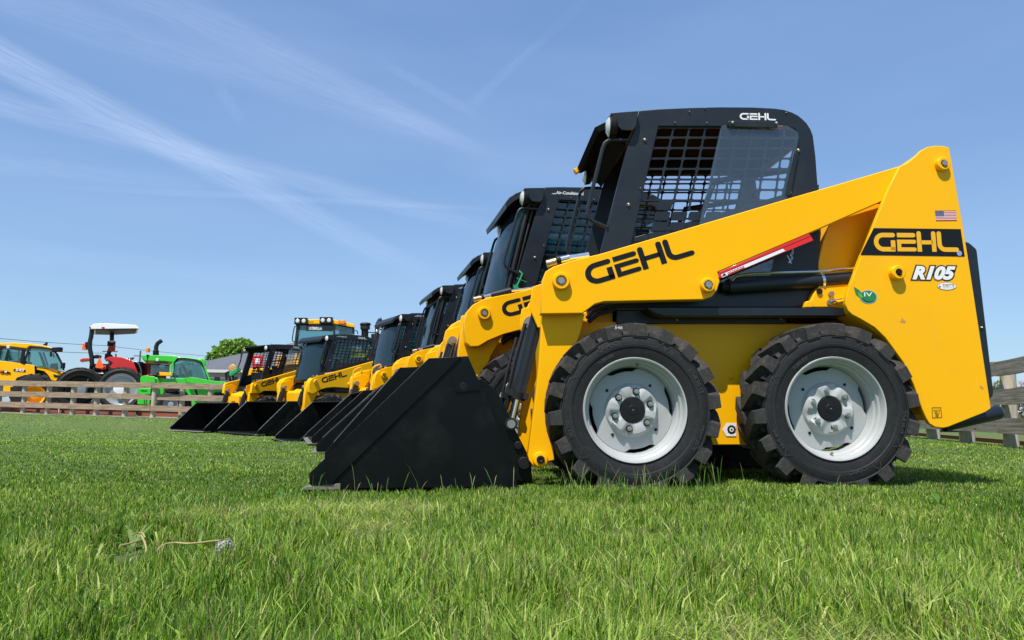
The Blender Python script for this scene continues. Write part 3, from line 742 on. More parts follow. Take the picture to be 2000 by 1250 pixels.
    if glz:
        def f():
            m = M(); mp, w, h = px_map((1278, 232), (1352, 231), 6.5, ya-.0012); text(m, 'Air-Conditioned', mp, 'decal_white', .1, .02, (w, h*1.25)); mp, w, h = px_map((1266, 233), (1278, 232.6), 3, ya-.0012); text(m, 'AIR', mp, 'decal_white', .4, .02, (w, h)); return m
        part('cab_lettering', f, 0, ce, smooth=False)
    # visor with lamps
    def f():
        m = M()
        for a, b in ((ya-.035, ya-.025), (yb+.025, yb+.035)): m.prism(P([(1193, 220), (1247, 216.5), (1243, 245), (1236, 255), (1214, 254), (1206, 245), (1196, 226)], ya-.035), a, b, CB)
        t0 = P([(1193, 220), (1247, 216.5), (1247, 222), (1195, 226)], ya-.035); m.prism(t0, ya-.025, yb+.025, CB)
        if glz:
            b_ = P([(1150, 252), (1160, 237), (1176, 226), (1195, 219), (1204, 224), (1190, 236), (1170, 250), (1154, 266)], ya-.035)
            m.prism(b_, ya+.04, yb-.04, CB)
            m.prism(P([(1196, 224), (1240, 222), (1232, 262), (1200, 258)], ya-.035), ya, yb, MB)
        else:
            b_ = P([(1166, 236), (1194, 220), (1200, 224), (1184, 262), (1172, 262)], ya-.035)
            m.prism(P([(1168, 233), (1194, 220), (1204, 222), (1204, 232), (1176, 244)], ya-.035), ya+.07, yb-.07, 'liner')
            m.prism(P([(1196, 226), (1236, 224), (1228, 275), (1206, 250)], ya-.035), ya+.05, yb-.05, 'liner')
            m.prism(P([(1160, 236), (1170, 232), (1176, 240), (1166, 246)], ya-.035), yb-.1, yb-.06, 'yellow')
        return m
    vz = part('visor', f, .003, ce, key=glz)
    for k, yy in enumerate((ya-.0, yb-.02)):
        def f():
            m = M(); p = Lp(1189, 248, ya); n = 28; R = .052
            m.lathe([(0, -.016), (.03, -.014), (R*.86, -.004), (R, .0)], (p[0], yy, p[1]), 'lens', n, axis='x')
            m.lathe([(R, -.002), (R*1.06, .004), (R*.95, .03), (.02, .05), (0, .05)], (p[0], yy, p[1]), MB, n, axis='x')
            return m
        part('work_lamp', f, 0, ce, key=k)
    for k, yy in enumerate((ya-.002, yb+.002)):
        def f():
            m = M(); q = lambda a, b: (Lp(a, b, ya)[0], yy, Lp(a, b, ya)[1])
            m.tube([q(1229, 274), q(1198, 274), q(1188, 275), q(1181, 280), q(1177, 290), q(1162, 350), q(1148, 405), q(1147, 418), q(1151, 427), q(1160, 433), q(1187, 445)], .0098, CB, 10); return m
        part('grab_handle', f, 0, ce, key=k)
    # windshield / door
    if glz:
        bl = .02 if style == 'D' else .065
        def f():
            m = M(); n = 14; K = 10; vs = []
            for i in range(K+1):
                t = i/K; px_ = 1212+(1146-1212)*t; py_ = 240+(560-240)*t; a = Lp(px_, py_, ya)
                for j in range(n+1):
                    u = j/n*2-1; y = .6+u*.385; vs.append((a[0]-.01-bl*(1-abs(u)**2.4)-.02*sin(pi*t), y, a[1]))
            fs = [(i*(n+1)+j, i*(n+1)+j+1, (i+1)*(n+1)+j+1, (i+1)*(n+1)+j) for i in range(K) for j in range(n)]
            m.add(vs, fs, 'windshield'); return m
        ws = part('windshield', f, 0, ce, key=bl)
        s_m = ws.modifiers.new('thickness', 'SOLIDIFY'); s_m.thickness = .006
        for k, yy in enumerate((ya+.012, yb-.012)):
            def f():
                m = M(); m.tube([(Lp(1216+(1150-1216)*t, 240+(560-240)*t, ya)[0]-.012, yy, Lp(1200, 240+(560-240)*t, ya)[1]) for t in (0, .25, .5, .75, 1)], .016, MB, 8)
                m.tube([(Lp(1226+(1160-1226)*t, 262+(560-262)*t, ya)[0]-.012, yy+(.01 if yy < .6 else -.01), Lp(1200, 262+(560-262)*t, ya)[1]) for t in (0, .3, .6, 1)], .01, 'hose', 8)
                if style == 'D': m.tube([(Lp(1205, 270, ya)[0]-.04, yy+(.06 if yy < .6 else -.06), Lp(1205, 270, ya)[1]), (Lp(1150, 540, ya)[0]-.04, yy+(.06 if yy < .6 else -.06), Lp(1150, 540, ya)[1])], .02, MB, 6)
                if not k: a = Lp(1186, 410, ya); m.box(a[0]-.01, a[0]+.04, ya-.01, ya+.05, a[1]-.3, a[1]-.1, MB)
                return m
            part('door_pillar', f, 0, ce, key=(k, style == 'D'))
        for k, t in enumerate((.12, .95) if style == 'D' else ()):
            def f(): a = Lp(1212-66*t, 240+320*t, ya); m = M(); m.box(a[0]-.05, a[0], ya+.02, yb-.02, a[1]-.02, a[1]+.02, MB); return m
            part('door_rail', f, 0, ce, key=k)
        def f(): a = Lp(1186, 410, ya); m = M(); m.tube([(a[0]-.02, .3, a[1]-.35), (a[0]+.0, .42, a[1]-.02), (a[0]-.01, .45, a[1]+.03), (a[0]-.06, .35, a[1]-.1), (a[0]-.1, .32, a[1]-.33)], .006, 'hose', 6); return m
        part('wiper', f, 0, ce)
    # operator station
    def f():
        m = M(); S = 'seat_vinyl'
        m.prism(fillet(P([(1390, 476), (1500, 470), (1505, 500), (1390, 500)], .5), .03), .4, .8, S); m.prism(fillet(P([(1490, 480), (1512, 392), (1534, 386), (1546, 396), (1530, 490)], .5), .03), .38, .82, S)
        m.prism(P([(1380, 500), (1540, 500), (1540, 560), (1380, 560)], .5), .4, .8, MB); return m
    part('seat', f, .01, ce)
    def f():
        m = M()
        for yy in (.33, .87):
            q = lambda a, b: (Lp(a, b, .3)[0], yy, Lp(a, b, .3)[1])
            m.tube([q(1315, 560), q(1310, 470), q(1296, 430)], .012, MB, 8); m.tube([q(1299, 438), q(1290, 400)], .022, MB, 10)
            m.tube([q(1540, 330), q(1400, 350), q(1372, 420), q(1360, 462)], .016, MB, 8)
        m.tube([(Lp(1360, 462, .3)[0], .33, Lp(1360, 462, .3)[1]), (Lp(1360, 462, .3)[0], .87, Lp(1360, 462, .3)[1])], .016, MB, 8)
        m.box(Lp(1236, 0, .3)[0]-.02, Lp(1236, 0, .3)[0]+.05, .3, .9, Lp(0, 520, .3)[1], Lp(0, 440, .3)[1], MB)
        return m
    part('controls', f, 0, ce)
    return root
# ------------------------------------------------------------------ the seven loaders
M1 = loader(tuple(T1), radians(3), radians(1.3), 1., 'A', 'nearest skid loader, open black cab, white R105 lettering on its rear fender')
fen = [o for o in M1.children if o.name.startswith('fender')][0]
def dec(name, fn, parent=fen): return link(name, fn().mesh(name, smooth=False), parent)
def poly(m, pts, y, mt): m.add([(a, y, b) for a, b in P(pts, .03)], [tuple(range(len(pts)))], mt)
def f():
    m = M(); poly(m, [(1706, 445.5), (1876, 447.5), (1884, 501), (1680, 498)], .0285, 'decal_black')
    mp, w, h = px_map((1708, 491), (1869, 492), 36.5, .0275); logo(m, lambda a, b: mp(a*w/4.4, b*h), 'decal_yellow', .24); m.disc(Lp(1873, 495, .03), .013, .0265, .0272, 'chrome', 14); return m
dec('name_panel', f)
def f():
    m = M(); mp, w, h = px_map((1782, 546), (1868, 547), 27, .0285)
    A = textmesh('R105', .35, .05)[0]; x0 = min(p[0] for p in A); x1 = max(p[0] for p in A); y0 = min(p[1] for p in A); y1 = max(p[1] for p in A)
    for off, mt, k in ((.13, 'decal_brown', 0), (.11, 'decal_black', 1), (.055, 'decal_white', 2)):
        v, fc = textmesh('R105', .35, off); mq = lambda a, b: (lambda q: (q[0], .0288-.0006*k, q[2]))(mp(a, b))
        m.add([mq((p[0]-x0)/(x1-x0)*w, (p[1]-y0)/(y1-y0)*h) for p in v], fc, mt)
    return m
dec('model_lettering', f)
def f():
    m = M(); mp, w, h = px_map((1828, 431), (1869, 430.5), 19.5, .0285)
    def q(a0, a1, b0, b1, mt, d): m.add([(lambda t: (t[0], .0285-d, t[2]))(mp(a*w, b*h)) for a, b in ((a0, b0), (a1, b0), (a1, b1), (a0, b1))], [(0, 1, 2, 3)], mt)
    q(0, 1, 0, 1, 'decal_white', 0)
    for i in range(7): q(0, 1, i*2/13, (i*2+1)/13, 'decal_red', .0005)
    q(0, .4, 6/13, 1, 'decal_navy', .001)
    for i in range(6):
        for j in range(5): q(.03+i*.06, .05+i*.06, .5+j*.095, .53+j*.095, 'decal_white', .0014)
    return m
dec('flag_sticker', f)
def f():
    m = M(); c = Lp(1849, 559, .03); k = 1/430
    def el(rx, rz, y, mt): m.add([(c[0]+rx*k*cos(2*pi*i/28), y, c[1]+rz*k*sin(2*pi*i/28)) for i in range(28)], [tuple(range(28))], mt)
    el(20.5, 8.2, .0286, 'decal_brown'); el(19.6, 7.4, .0282, 'decal_white')
    mp, w, h = px_map((1842, 559.5), (1864, 559.5), 5, .0277); text(m, "DEY'S", mp, 'decal_brown', 0, .02, (w, h)); mp, w, h = px_map((1842, 563), (1865, 563), 1.6, .0277); text(m, 'EQUIPMENT CENTER', mp, 'decal_brown', 0, 0, (w, h))
    m.disc(Lp(1835, 560, .03), .005, .0274, .0277, 'decal_brown', 8)
    return m
dec('dealer_sticker', f)
def f():
    m = M(); c = Lp(1695.5, 580, .03); k = 1/430
    for rx, rz, y, mt in ((18.5, 14, .0286, 'chrome'), (17.2, 12.8, .0282, 'decal_green')): m.add([(c[0]+rx*k*cos(2*pi*i/28), y, c[1]+rz*k*sin(2*pi*i/28)) for i in range(28)], [tuple(range(28))], mt)
    poly(m, [(1667, 560), (1677, 566), (1684, 574), (1687, 583), (1679, 581), (1671, 574)], .0278, 'decal_green'); poly(m, [(1675, 571), (1682, 575), (1686, 583), (1678, 580)], .0274, 'decal_lime')
    mp, w, h = px_map((1688, 579), (1704, 579), 8, .0277); text(m, 'IV', mp, 'decal_white', 0, .01, (w, h))
    stroke(m, [(1685, 581), (1689, 588), (1697, 590), (1707, 589)], 1.2, lambda a, b: (lambda q: (q[0], .0277, q[1]))(Lp(a, b, .03)), 'decal_black')
    return m
dec('leaf_sticker', f)
def f():
    m = M(); mp_ = lambda a, b: (lambda q: (q[0], .028, q[1]))(Lp(a, b, .03))
    stroke(m, [(1820, 796), (1837, 796), (1839, 815), (1821, 816), (1820, 796)], 1., mp_, 'decal_black', (0, 0)); stroke(m, [(1822, 801), (1836, 801)], .8, mp_, 'decal_black'); stroke(m, [(1825, 802), (1825.5, 806), (1828, 810), (1832, 810), (1834, 806), (1834, 802)], .8, mp_, 'decal_black'); stroke(m, [(1827, 812.5), (1832, 812.5)], 1.4, mp_, 'decal_black')
    mp, w, h = px_map((1827.5, 809), (1831.5, 809), 6, .028); text(m, 'S', mp, 'decal_black', 0, 0, (w, h)); return m
dec('hoist_symbol', f)
def f():
    m = M(); poly(m, [(1758, 629), (1760, 623), (1763, 621), (1765, 625), (1769, 627), (1767, 631), (1763, 629)], .0288, 'tan_edge'); poly(m, [(1913, 753), (1917, 754), (1921, 758), (1919, 760), (1914, 757)], .0288, 'tan_edge'); poly(m, [(1736, 660), (1738, 661), (1737, 662)], .0288, 'tan_edge'); return m
dec('scuff_mark', f)
def f():
    m = M(); q = lambda a, b: (Lp(a, b, .09)[0], .075, Lp(a, b, .09)[1])
    pts = [q(1547, 483), (q(1545, 488)), q(1546, 494), q(1542, 500), q(1545, 505), q(1541, 510), q(1538, 515)]
    for i in range(len(pts)-1):
        a, b = Vector(pts[i]), Vector(pts[i+1]); c = (a+b)/2; d = (b-a)*.62; s_ = Vector((0, .004, 0)) if i % 2 else Vector((.004, 0, 0))
        m.tube([c+d*cos(t)+s_*sin(t)*1.3 for t in [2*pi*k/10 for k in range(10)]], .0011, 'chrome', 6, closed=True)
    m.tube([q(1535, 500), q(1543, 516)], .0018, 'chrome', 6)
    return m
link('safety_chain', f().mesh('safety_chain'), M1)
def f():
    m = M(); mp, w, h = px_map((1198.5, 640), (1213, 638), 7, -.0); k = Lp(1200, 643, 0)
    text(m, '546', lambda a, b: (k[0]+a, -.0052, k[1]-HUB+b), 'decal_white', .2, -.005, (.036, .014)); return m
wh = [o for o in M1.children if o.name.startswith('wheel')][0]
link('chalk_mark', f().mesh('chalk_mark', smooth=False), wh)
LAB = {2: 'skid loader with a green tag on its handle, directly behind the nearest loader',
       3: 'third skid loader, blue windshield strip between the boxy-visor cab and the green-tagged cab',
       4: 'skid loader with a flat framed front door under a boxy visor, mid row',
       5: 'skid loader with curved blue windshield, just right of the grey exhaust stack',
       6: 'rounded glazed skid loader standing in front of the large yellow tractor',
       7: 'farthest skid loader, open mesh-sided cab, beside the green telehandler'}
CFG = {2: ((.17, 5.11, -.028), 11.5, 1.102, 'B', dict(sy=1.1, bw=1.08, bx=.8)), 3: ((-.199, 7.155, -.07), 12.5, 1.102, 'B', dict(sy=1.15, bw=1.1)), 4: ((-.781, 9.16, -.078), 17, 1.104, 'D', dict(sy=1.15, bw=1.1)),
       5: ((-1.56, 11.215, -.18), 28, 1.098, 'B', dict(sy=1.15, bw=1.12, teeth=1, rail=1)), 6: ((-3.55, 14.85, -.17), 44, 1.1, 'C', dict(sy=1.15, bw=1.1, teeth=1)), 7: ((-5.24, 16.25, -.172), 51, 1.042, 'A', dict(plate=1, sy=1.05))}
LO = {}
for k, (loc, yaw, s_, st, cf) in CFG.items(): LO[k] = loader(loc, radians(yaw), 0., s_, st, LAB[k], cf)
# green tag on the second loader's handle
def f():
    m = M(); q = lambda a, b: Vector((Lp(a, b, .19)[0], .185, Lp(a, b, .19)[1]))
    a = q(1187, 445); m.tube([a+Vector((.0, 0, .02)), a+Vector((.02, -.01, .0)), a+Vector((0, -.01, -.05)), a+Vector((-.015, -.01, -.08))], .006, 'tag_green', 8)
    m.obox(a+Vector((-.018, -.012, -.12)), (.016, 0, .003), (0, .002, 0), (-.008, 0, .045), 'tag_green'); m.tube([a+Vector((-.02, -.01, -.03)), a+Vector((.05, -.01, -.055))], .003, 'tag_green', 6); return m
tg = link('tag', f().mesh('tag'), LO[2])
# ------------------------------------------------------------------ ground
pts = [(T1[0], T1[1], T1[2]-.002), (-.6, 3.3, -.015), (T1[0]+.93, T1[1]+.05, .035), (2.2, 4., .035), (0, 0, .0), (-3, 1, .0), (3, 1, .0), (0, 2.3, .0), (-1.5, 3.2, -.015), (3, 3, .0)]
for k, (loc, yaw, s_, st, cf) in CFG.items():
    c, s2 = cos(radians(yaw)), sin(radians(yaw))
    for lx, ly in ((-1.4, .6), (0, .6), (1.2, .6)): pts.append((loc[0]+(lx*c-ly*s2)*s_, loc[1]+(lx*s2+ly*c)*s_, loc[2]+.0))
LF = lambda x: W(x, 806+11.5*x/350, 21.1-2.1*x/350*(.86 if x > 350 else 1))
for x in (-900, -500, 0, 150, 350, 600): p = LF(x); pts.append(tuple(p))
RX = lambda Y: 5.16+.246*(Y-7.75)
RFp = [(RX(Y), Y, .07) for Y in (5.5, 7.5, 9, 11, 14, 18)]; pts += RFp
pts = np.array(pts, float)
def gz(X, Y):
    X = np.asarray(X, float); Y = np.asarray(Y, float); num = np.zeros(X.shape); den = np.zeros(X.shape)
    for a, b, c in pts:
        w = 1/((X-a)**2+(Y-b)**2+.25)**2; num += w*c; den += w
    w = 2e-5*(1+(np.maximum(0, Y-24)/8)**4); num += w*.1; den += w
    return num/den
def mesh_np(name, v, f4, mats, attr=None, f3=None):
    me = bpy.data.meshes.new(name); me.vertices.add(len(v)); me.vertices.foreach_set('co', v.astype(np.float32).ravel())
    n4 = 0 if f4 is None else len(f4); n3 = 0 if f3 is None else len(f3)
    li = np.concatenate([a.ravel() for a in (f4, f3) if a is not None]).astype(np.int32)
    me.loops.add(len(li)); me.loops.foreach_set('vertex_index', li); me.polygons.add(n4+n3)
    me.polygons.foreach_set('loop_start', np.concatenate([np.arange(n4)*4, n4*4+np.arange(n3)*3]).astype(np.int32))
    me.update(calc_edges=True)
    if attr is not None:
        a = me.color_attributes.new('col', 'FLOAT_COLOR', 'POINT'); a.data.foreach_set('color', attr.astype(np.float32).ravel())
    for k in mats: me.materials.append(MATS[k])
    return me
def groundmat():
    m = bpy.data.materials.new('lawn_soil'); m.use_nodes = True; t = m.node_tree; t.nodes.clear(); q = G(t)
    tc = q.n('ShaderNodeTexCoord').outputs['Object']
    n1 = q.n('ShaderNodeTexNoise', i_Vector=tc, i_Scale=1.2, i_Detail=6.).outputs[0]; n2 = q.n('ShaderNodeTexNoise', i_Vector=tc, i_Scale=45., i_Detail=6., i_Roughness=.75).outputs[0]
    c = q.ramp(n2, [(.3, (.035, .055, .012)), (.55, (.11, .18, .03)), (.75, (.2, .25, .08))])
    c = q.mix(q.ramp(n1, [(.4, (0, 0, 0)), (.75, (.4, .4, .4))]), c, (.16, .18, .06))
    b = q.n('ShaderNodeBsdfPrincipled', i_Base_Color=c, i_Roughness=.9, i_Normal=q.n('ShaderNodeBump', i_Strength=.8, i_Distance=.03, i_Height=n2).outputs[0])
    q.n('ShaderNodeOutputMaterial', i_Surface=b.outputs[0]); MATS['lawn_soil'] = m
    m = bpy.data.materials.new('blade'); m.use_nodes = True; t = m.node_tree; t.nodes.clear(); q = G(t)
    col = q.n('ShaderNodeAttribute', attribute_name='col').outputs['Color']
    b = q.n('ShaderNodeBsdfPrincipled', i_Base_Color=col, i_Roughness=.45); b.inputs['Specular IOR Level'].default_value = .25
    tl = q.n('ShaderNodeBsdfTranslucent', i_Color=q.mix(1., col, (1.25, 1.3, .6), 'MULTIPLY'))
    mx = q.n('ShaderNodeMixShader', i_0=.38, i_1=b.outputs[0], i_2=tl.outputs[0])
    q.n('ShaderNodeOutputMaterial', i_Surface=mx.outputs[0]); MATS['blade'] = m
groundmat()
def axis(a, b, n, pw): t = np.linspace(0, 1, n); return a+(b-a)*t**pw
gx = np.concatenate([-axis(30, 900, 14, 2.2)[::-1], np.linspace(-30, 30, 151)[1:-1], axis(30, 900, 14, 2.2)]); gy = np.concatenate([np.linspace(-12, 30, 106)[:-1], axis(30, 1800, 22, 2.4)])
XX, YY = np.meshgrid(gx, gy); ZZ = gz(XX, YY); nx, ny = len(gx), len(gy)
idx = np.arange(nx*ny).reshape(ny, nx); f4 = np.stack([idx[:-1, :-1], idx[:-1, 1:], idx[1:, 1:], idx[1:, :-1]], -1).reshape(-1, 4)
go = link('ground', mesh_np('ground', np.stack([XX, YY, ZZ], -1).reshape(-1, 3), f4, ['lawn_soil'])); go['kind'] = 'structure'
for p in go.data.polygons: p.use_smooth = True
# gravel yard beyond the fences
mat('gravel', (.3, .26, .21), .9, var=.25, vscale=3., dirt=(.14, .12, .1), dirts=.5, bump=.6, bscale=30)
def yardz(x, y): return float(gz(np.array(x), np.array(y)))
LFa = LF(-900); LFb = LF(700)
ld = Vector((LFb[0]-LFa[0], LFb[1]-LFa[1], 0)).normalized()
m = M(); n = 40; vs = []
for i in range(n+1):
    t = i/n; x = LFa[0]+(LFb[0]-LFa[0])*t; y = LFa[1]+(LFb[1]-LFa[1])*t
    for k, dd in enumerate((-.12, .6, 3, 8, 20)):
        X_, Y_ = x-ld.y*dd, y+ld.x*dd; vs.append((X_, Y_, yardz(X_, Y_)+.006))
m.add(vs, [(i*5+k, i*5+k+1, i*5+k+6, i*5+k+5) for i in range(n) for k in range(4)], 'gravel')
o = link('gravel_ground', m.mesh('gravel_ground')); o['kind'] = 'structure'
# ------------------------------------------------------------------ grass
def vnoise(x, y, s, seed):
    r = np.random.default_rng(seed).random((64, 64)); u = x*s+1000; v = y*s+1000; i = np.floor(u).astype(int); j = np.floor(v).astype(int); a = u-i; b = v-j
    a = a*a*(3-2*a); b = b*b*(3-2*b); q = lambda p, k: r[p % 64, k % 64]
    return q(i, j)*(1-a)*(1-b)+q(i+1, j)*a*(1-b)+q(i, j+1)*(1-a)*b+q(i+1, j+1)*a*b
def rot2(x, y, loc, yaw, s): dx, dy = x-loc[0], y-loc[1]; c, q = cos(yaw), sin(yaw); return (dx*c+dy*q)/s, (-dx*q+dy*c)/s
def grass(N, d0, d1, pw, fade, seed, wmul=1., amax=.78):
    r = np.random.default_rng(seed); t = r.random(N); e = 2-pw
    d = (d0**e+(d1**e-d0**e)*t)**(1/e); a = (r.random(N)*2-1)*amax
    x = d*np.sin(a)*1.0; y = d*np.cos(a)
    keep = r.random(N) < np.interp(d, *fade); hs_ = np.interp(d, [0, 2.5, 6, 24], [.07, .063, .045, .04])
    # only the mown side of both fences
    s = (x-LFa[0])*ld.y-(y-LFa[1])*ld.x; keep &= s > .05
    keep &= x < RX(y)+.12
    for k in [1]+list(CFG):
        loc, yaw, sc, bx_ = (T1, radians(3), 1., 1.) if k == 1 else (CFG[k][0], radians(CFG[k][1]), CFG[k][2], CFG[k][4].get('bx', 1))
        lx, ly = rot2(x, y, loc, yaw, sc)
        keep &= ~((lx > -.5-.955*bx_) & (lx < -.5) & (ly > -.04) & (ly < 1.26))
        for wx in (0, WB): keep &= ~((abs(lx-wx) < .14) & (((ly > -.0) & (ly < .23)) | ((ly > .97) & (ly < 1.2))))
        keep &= ~((lx > -.4) & (lx < 1.6) & (ly > .3) & (ly < .9) & (r.random(N) < .6))
    x, y, d, hs_ = x[keep], y[keep], d[keep], hs_[keep]; n = len(x); z = gz(x, y)
    pn = vnoise(x, y, 1.6, 1)*.6+vnoise(x, y, 5., 2)*.4; pm = vnoise(x, y, 11., 3)
    far = np.clip(d/2.6, 1, 9)
    near = np.clip(1-(d-1.)/2.6, 0, 1)
    h = hs_*(.4+1.15*r.random(n)**1.5)*(.34+.6*pn+.35*pm*pm+.3*vnoise(x, y, 26., 4))*(.44+.74*near)
    # longer tuft by the bucket heel and front tyre
    tuft = np.exp(-(((x-.45)/.55)**2+((y-2.95)/.25)**2)); h *= 1+.55*tuft
    for q in STK: h *= 1-.75*np.exp(-((x-q[0])**2/.04**2+(y-q[1]+.05)**2/.075**2))*(.6+.4*r.random(n))
    w = .6*(.0009+.0013*r.random(n)**1.5+.0026*(r.random(n) < .06))*wmul*far**.8
    ha = r.random(n)*2*pi; la = r.normal(0, 1.7, n)+vnoise(x, y, 4.2, 6)*4*pi+vnoise(x, y, 13., 7)*3*pi; fl = np.clip((vnoise(x, y, 3.1, 8)-.72)*6, 0, 1)*np.clip(1.6-d/3, 0, 1); ln = h*(.06+.5*r.random(n)**1.6+fl*.9); h *= 1-.3*fl
    wx, wy = np.cos(ha)*w, np.sin(ha)*w; lx, ly = np.cos(la)*ln, np.sin(la)*ln
    z0 = z-.008
    V = np.empty((n, 7, 3))
    for i, (th, tl, tw) in enumerate(((0, 0, 1.), (.38, .16, 1.05), (.75, .52, .75))):
        V[:, 2*i, 0] = x+lx*tl-wx*tw; V[:, 2*i, 1] = y+ly*tl-wy*tw; V[:, 2*i, 2] = z0+h*th
        V[:, 2*i+1, 0] = x+lx*tl+wx*tw; V[:, 2*i+1, 1] = y+ly*tl+wy*tw; V[:, 2*i+1, 2] = z0+h*th
    drop = r.random(n); V[:, 6, 0] = x+lx; V[:, 6, 1] = y+ly; V[:, 6, 2] = z0+h*(1-.28*drop)
    b = np.arange(n)[:, None]*7
    f4 = np.concatenate([b+np.array([0, 1, 3, 2]), b+np.array([2, 3, 5, 4])]); f3 = b+np.array([4, 5, 6])
    pal = np.array([[.055, .13, .012], [.11, .23, .02], [.2, .345, .034], [.32, .46, .065], [.52, .58, .17], [.028, .075, .012]])
    k = np.clip(r.normal(1.9+1.5*(pn-.5)*2, 1.5, n).round().astype(int), 0, 4); k[r.random(n) < .14] = 5
    c = pal[k]*(.8+.4*r.random(n))[:, None]
    c *= (1+.3*np.clip((y-4)/8, 0, 1))[:, None]  # far blades brightened in colour to offset the dark gaps between them
    dry = (r.random(n) < .04+.1*(pm > .72)+.3*fl); c[dry] = np.array([.34, .29, .15])*(.6+.6*r.random(dry.sum()))[:, None]
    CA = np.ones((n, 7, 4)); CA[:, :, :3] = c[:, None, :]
    sh = np.array([.95, .95, 1., 1., 1.04, 1.04, 1.1]); CA[:, :, :3] *= sh[None, :, None]  # mild shading painted into the blade colour, darker base to lighter tip
    return V.reshape(-1, 3), f4, f3, CA.reshape(-1, 4)
def gp(px, py, up=0.):
    Y = 1.6
    for _ in range(40):
        p = W(px, py, Y); e = p[2]-(float(gz(p[0], p[1]))+up); d = ray(px, py); Y -= e/(d[2]/d[1])*.8
    return Vector(W(px, py, Y))
STK = [gp(x, y, .03) for x, y in ((234, 1066), (252, 1062), (270, 1056), (283, 1050), (280, 1042), (268, 1040), (283, 1060), (286, 1072), (284, 1080), (308, 1074), (325, 1062), (345, 1060), (368, 1062), (392, 1060), (412, 1057), (428, 1056), (440, 1074), (447, 1080), (436, 1084))]
def stems(seed):
    r = np.random.default_rng(seed); n = 260
    x = np.concatenate([r.uniform(-.9, .75, 90), r.uniform(.25, .95, 90), r.uniform(-1.2, 1.4, 80)]); y = np.concatenate([3.2+r.normal(0, .12, 90), 3.1+r.normal(0, .18, 90), r.uniform(1.5, 3.2, 80)]); z = gz(x, y)-.005
    h = (.055+.1*r.random(n)**2.2)*np.concatenate([np.ones(90), np.ones(90)*1.15, np.ones(80)*.85]); la = r.random(n)*2*pi; ln = h*r.uniform(.1, .55, n); w = .0009*np.ones(n); V = np.empty((n, 7, 3)); lx, ly = np.cos(la)*ln, np.sin(la)*ln
    for i, (th, tl, tw) in enumerate(((0, 0, 1.), (.45, .25, .9), (.86, .72, 1.2))):
        for e, sg in ((0, -1), (1, 1)): V[:, 2*i+e, 0] = x+lx*tl+sg*w*tw; V[:, 2*i+e, 1] = y+ly*tl; V[:, 2*i+e, 2] = z+h*th
    V[:, 6, 0] = x+lx; V[:, 6, 1] = y+ly; V[:, 6, 2] = z+h
    b = np.arange(n)[:, None]*7; c = np.array([[.1, .22, .04], [.14, .28, .05], [.34, .34, .14]])[r.integers(0, 3, n)]; CA = np.ones((n, 7, 4)); CA[:, :, :3] = c[:, None, :]
    return V.reshape(-1, 3), np.concatenate([b+np.array([0, 1, 3, 2]), b+np.array([2, 3, 5, 4])]), b+np.array([4, 5, 6]), CA.reshape(-1, 4)
def weeds(seed):
    r = np.random.default_rng(seed); V = []; CO = []
    cen = [(r.uniform(-1.3, 1.6), r.uniform(1.15, 2.9)) for _ in range(46)]+[(-.62+.13*r.normal(), 2.05+.12*r.normal()) for _ in range(12)]
    for cx, cy in cen:
        z = float(gz(cx, cy)); c = np.array([[.1, .22, .04], [.19, .33, .07], [.22, .33, .09], [.3, .34, .1]])[r.integers(0, 4)]
        for j in range(r.integers(5, 11)):
            a = r.random()*2*pi; L = r.uniform(.025, .055); up = r.uniform(.5, 1.6); w = r.uniform(.003, .006); d = np.array([cos(a), sin(a), 0]); s_ = np.array([-sin(a), cos(a), 0]); o = np.array([cx, cy, z+.012])+d*.004
            for t, q in ((0, .3), (.4, 1.), (.8, .75)):
                c_ = o+d*L*t+np.array([0, 0, L*up*t*(1-.35*t)]); V += [c_-s_*w*q, c_+s_*w*q]
            V.append(o+d*L+np.array([0, 0, L*up*.55])); CO += [np.append(c*r.uniform(.8, 1.2), 1)]*7
    n = len(V)//7; b = np.arange(n)[:, None]*7
    return np.array(V), np.concatenate([b+np.array([0, 1, 3, 2]), b+np.array([2, 3, 5, 4])]), b+np.array([4, 5, 6]), np.array(CO)
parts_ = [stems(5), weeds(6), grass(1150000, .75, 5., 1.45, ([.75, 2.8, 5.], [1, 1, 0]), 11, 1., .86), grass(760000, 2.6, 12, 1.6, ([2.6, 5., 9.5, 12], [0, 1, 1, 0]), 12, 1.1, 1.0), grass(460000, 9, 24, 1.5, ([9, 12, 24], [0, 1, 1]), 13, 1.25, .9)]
off = 0; Vs = []; F4 = []; F3 = []; CA = []
for v, a, b, c in parts_: Vs.append(v); F4.append(a+off); F3.append(b+off); CA.append(c); off += len(v)
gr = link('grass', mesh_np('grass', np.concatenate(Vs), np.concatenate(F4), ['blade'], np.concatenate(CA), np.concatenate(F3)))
gr['kind'] = 'stuff'
del Vs, F4, F3, CA, parts_
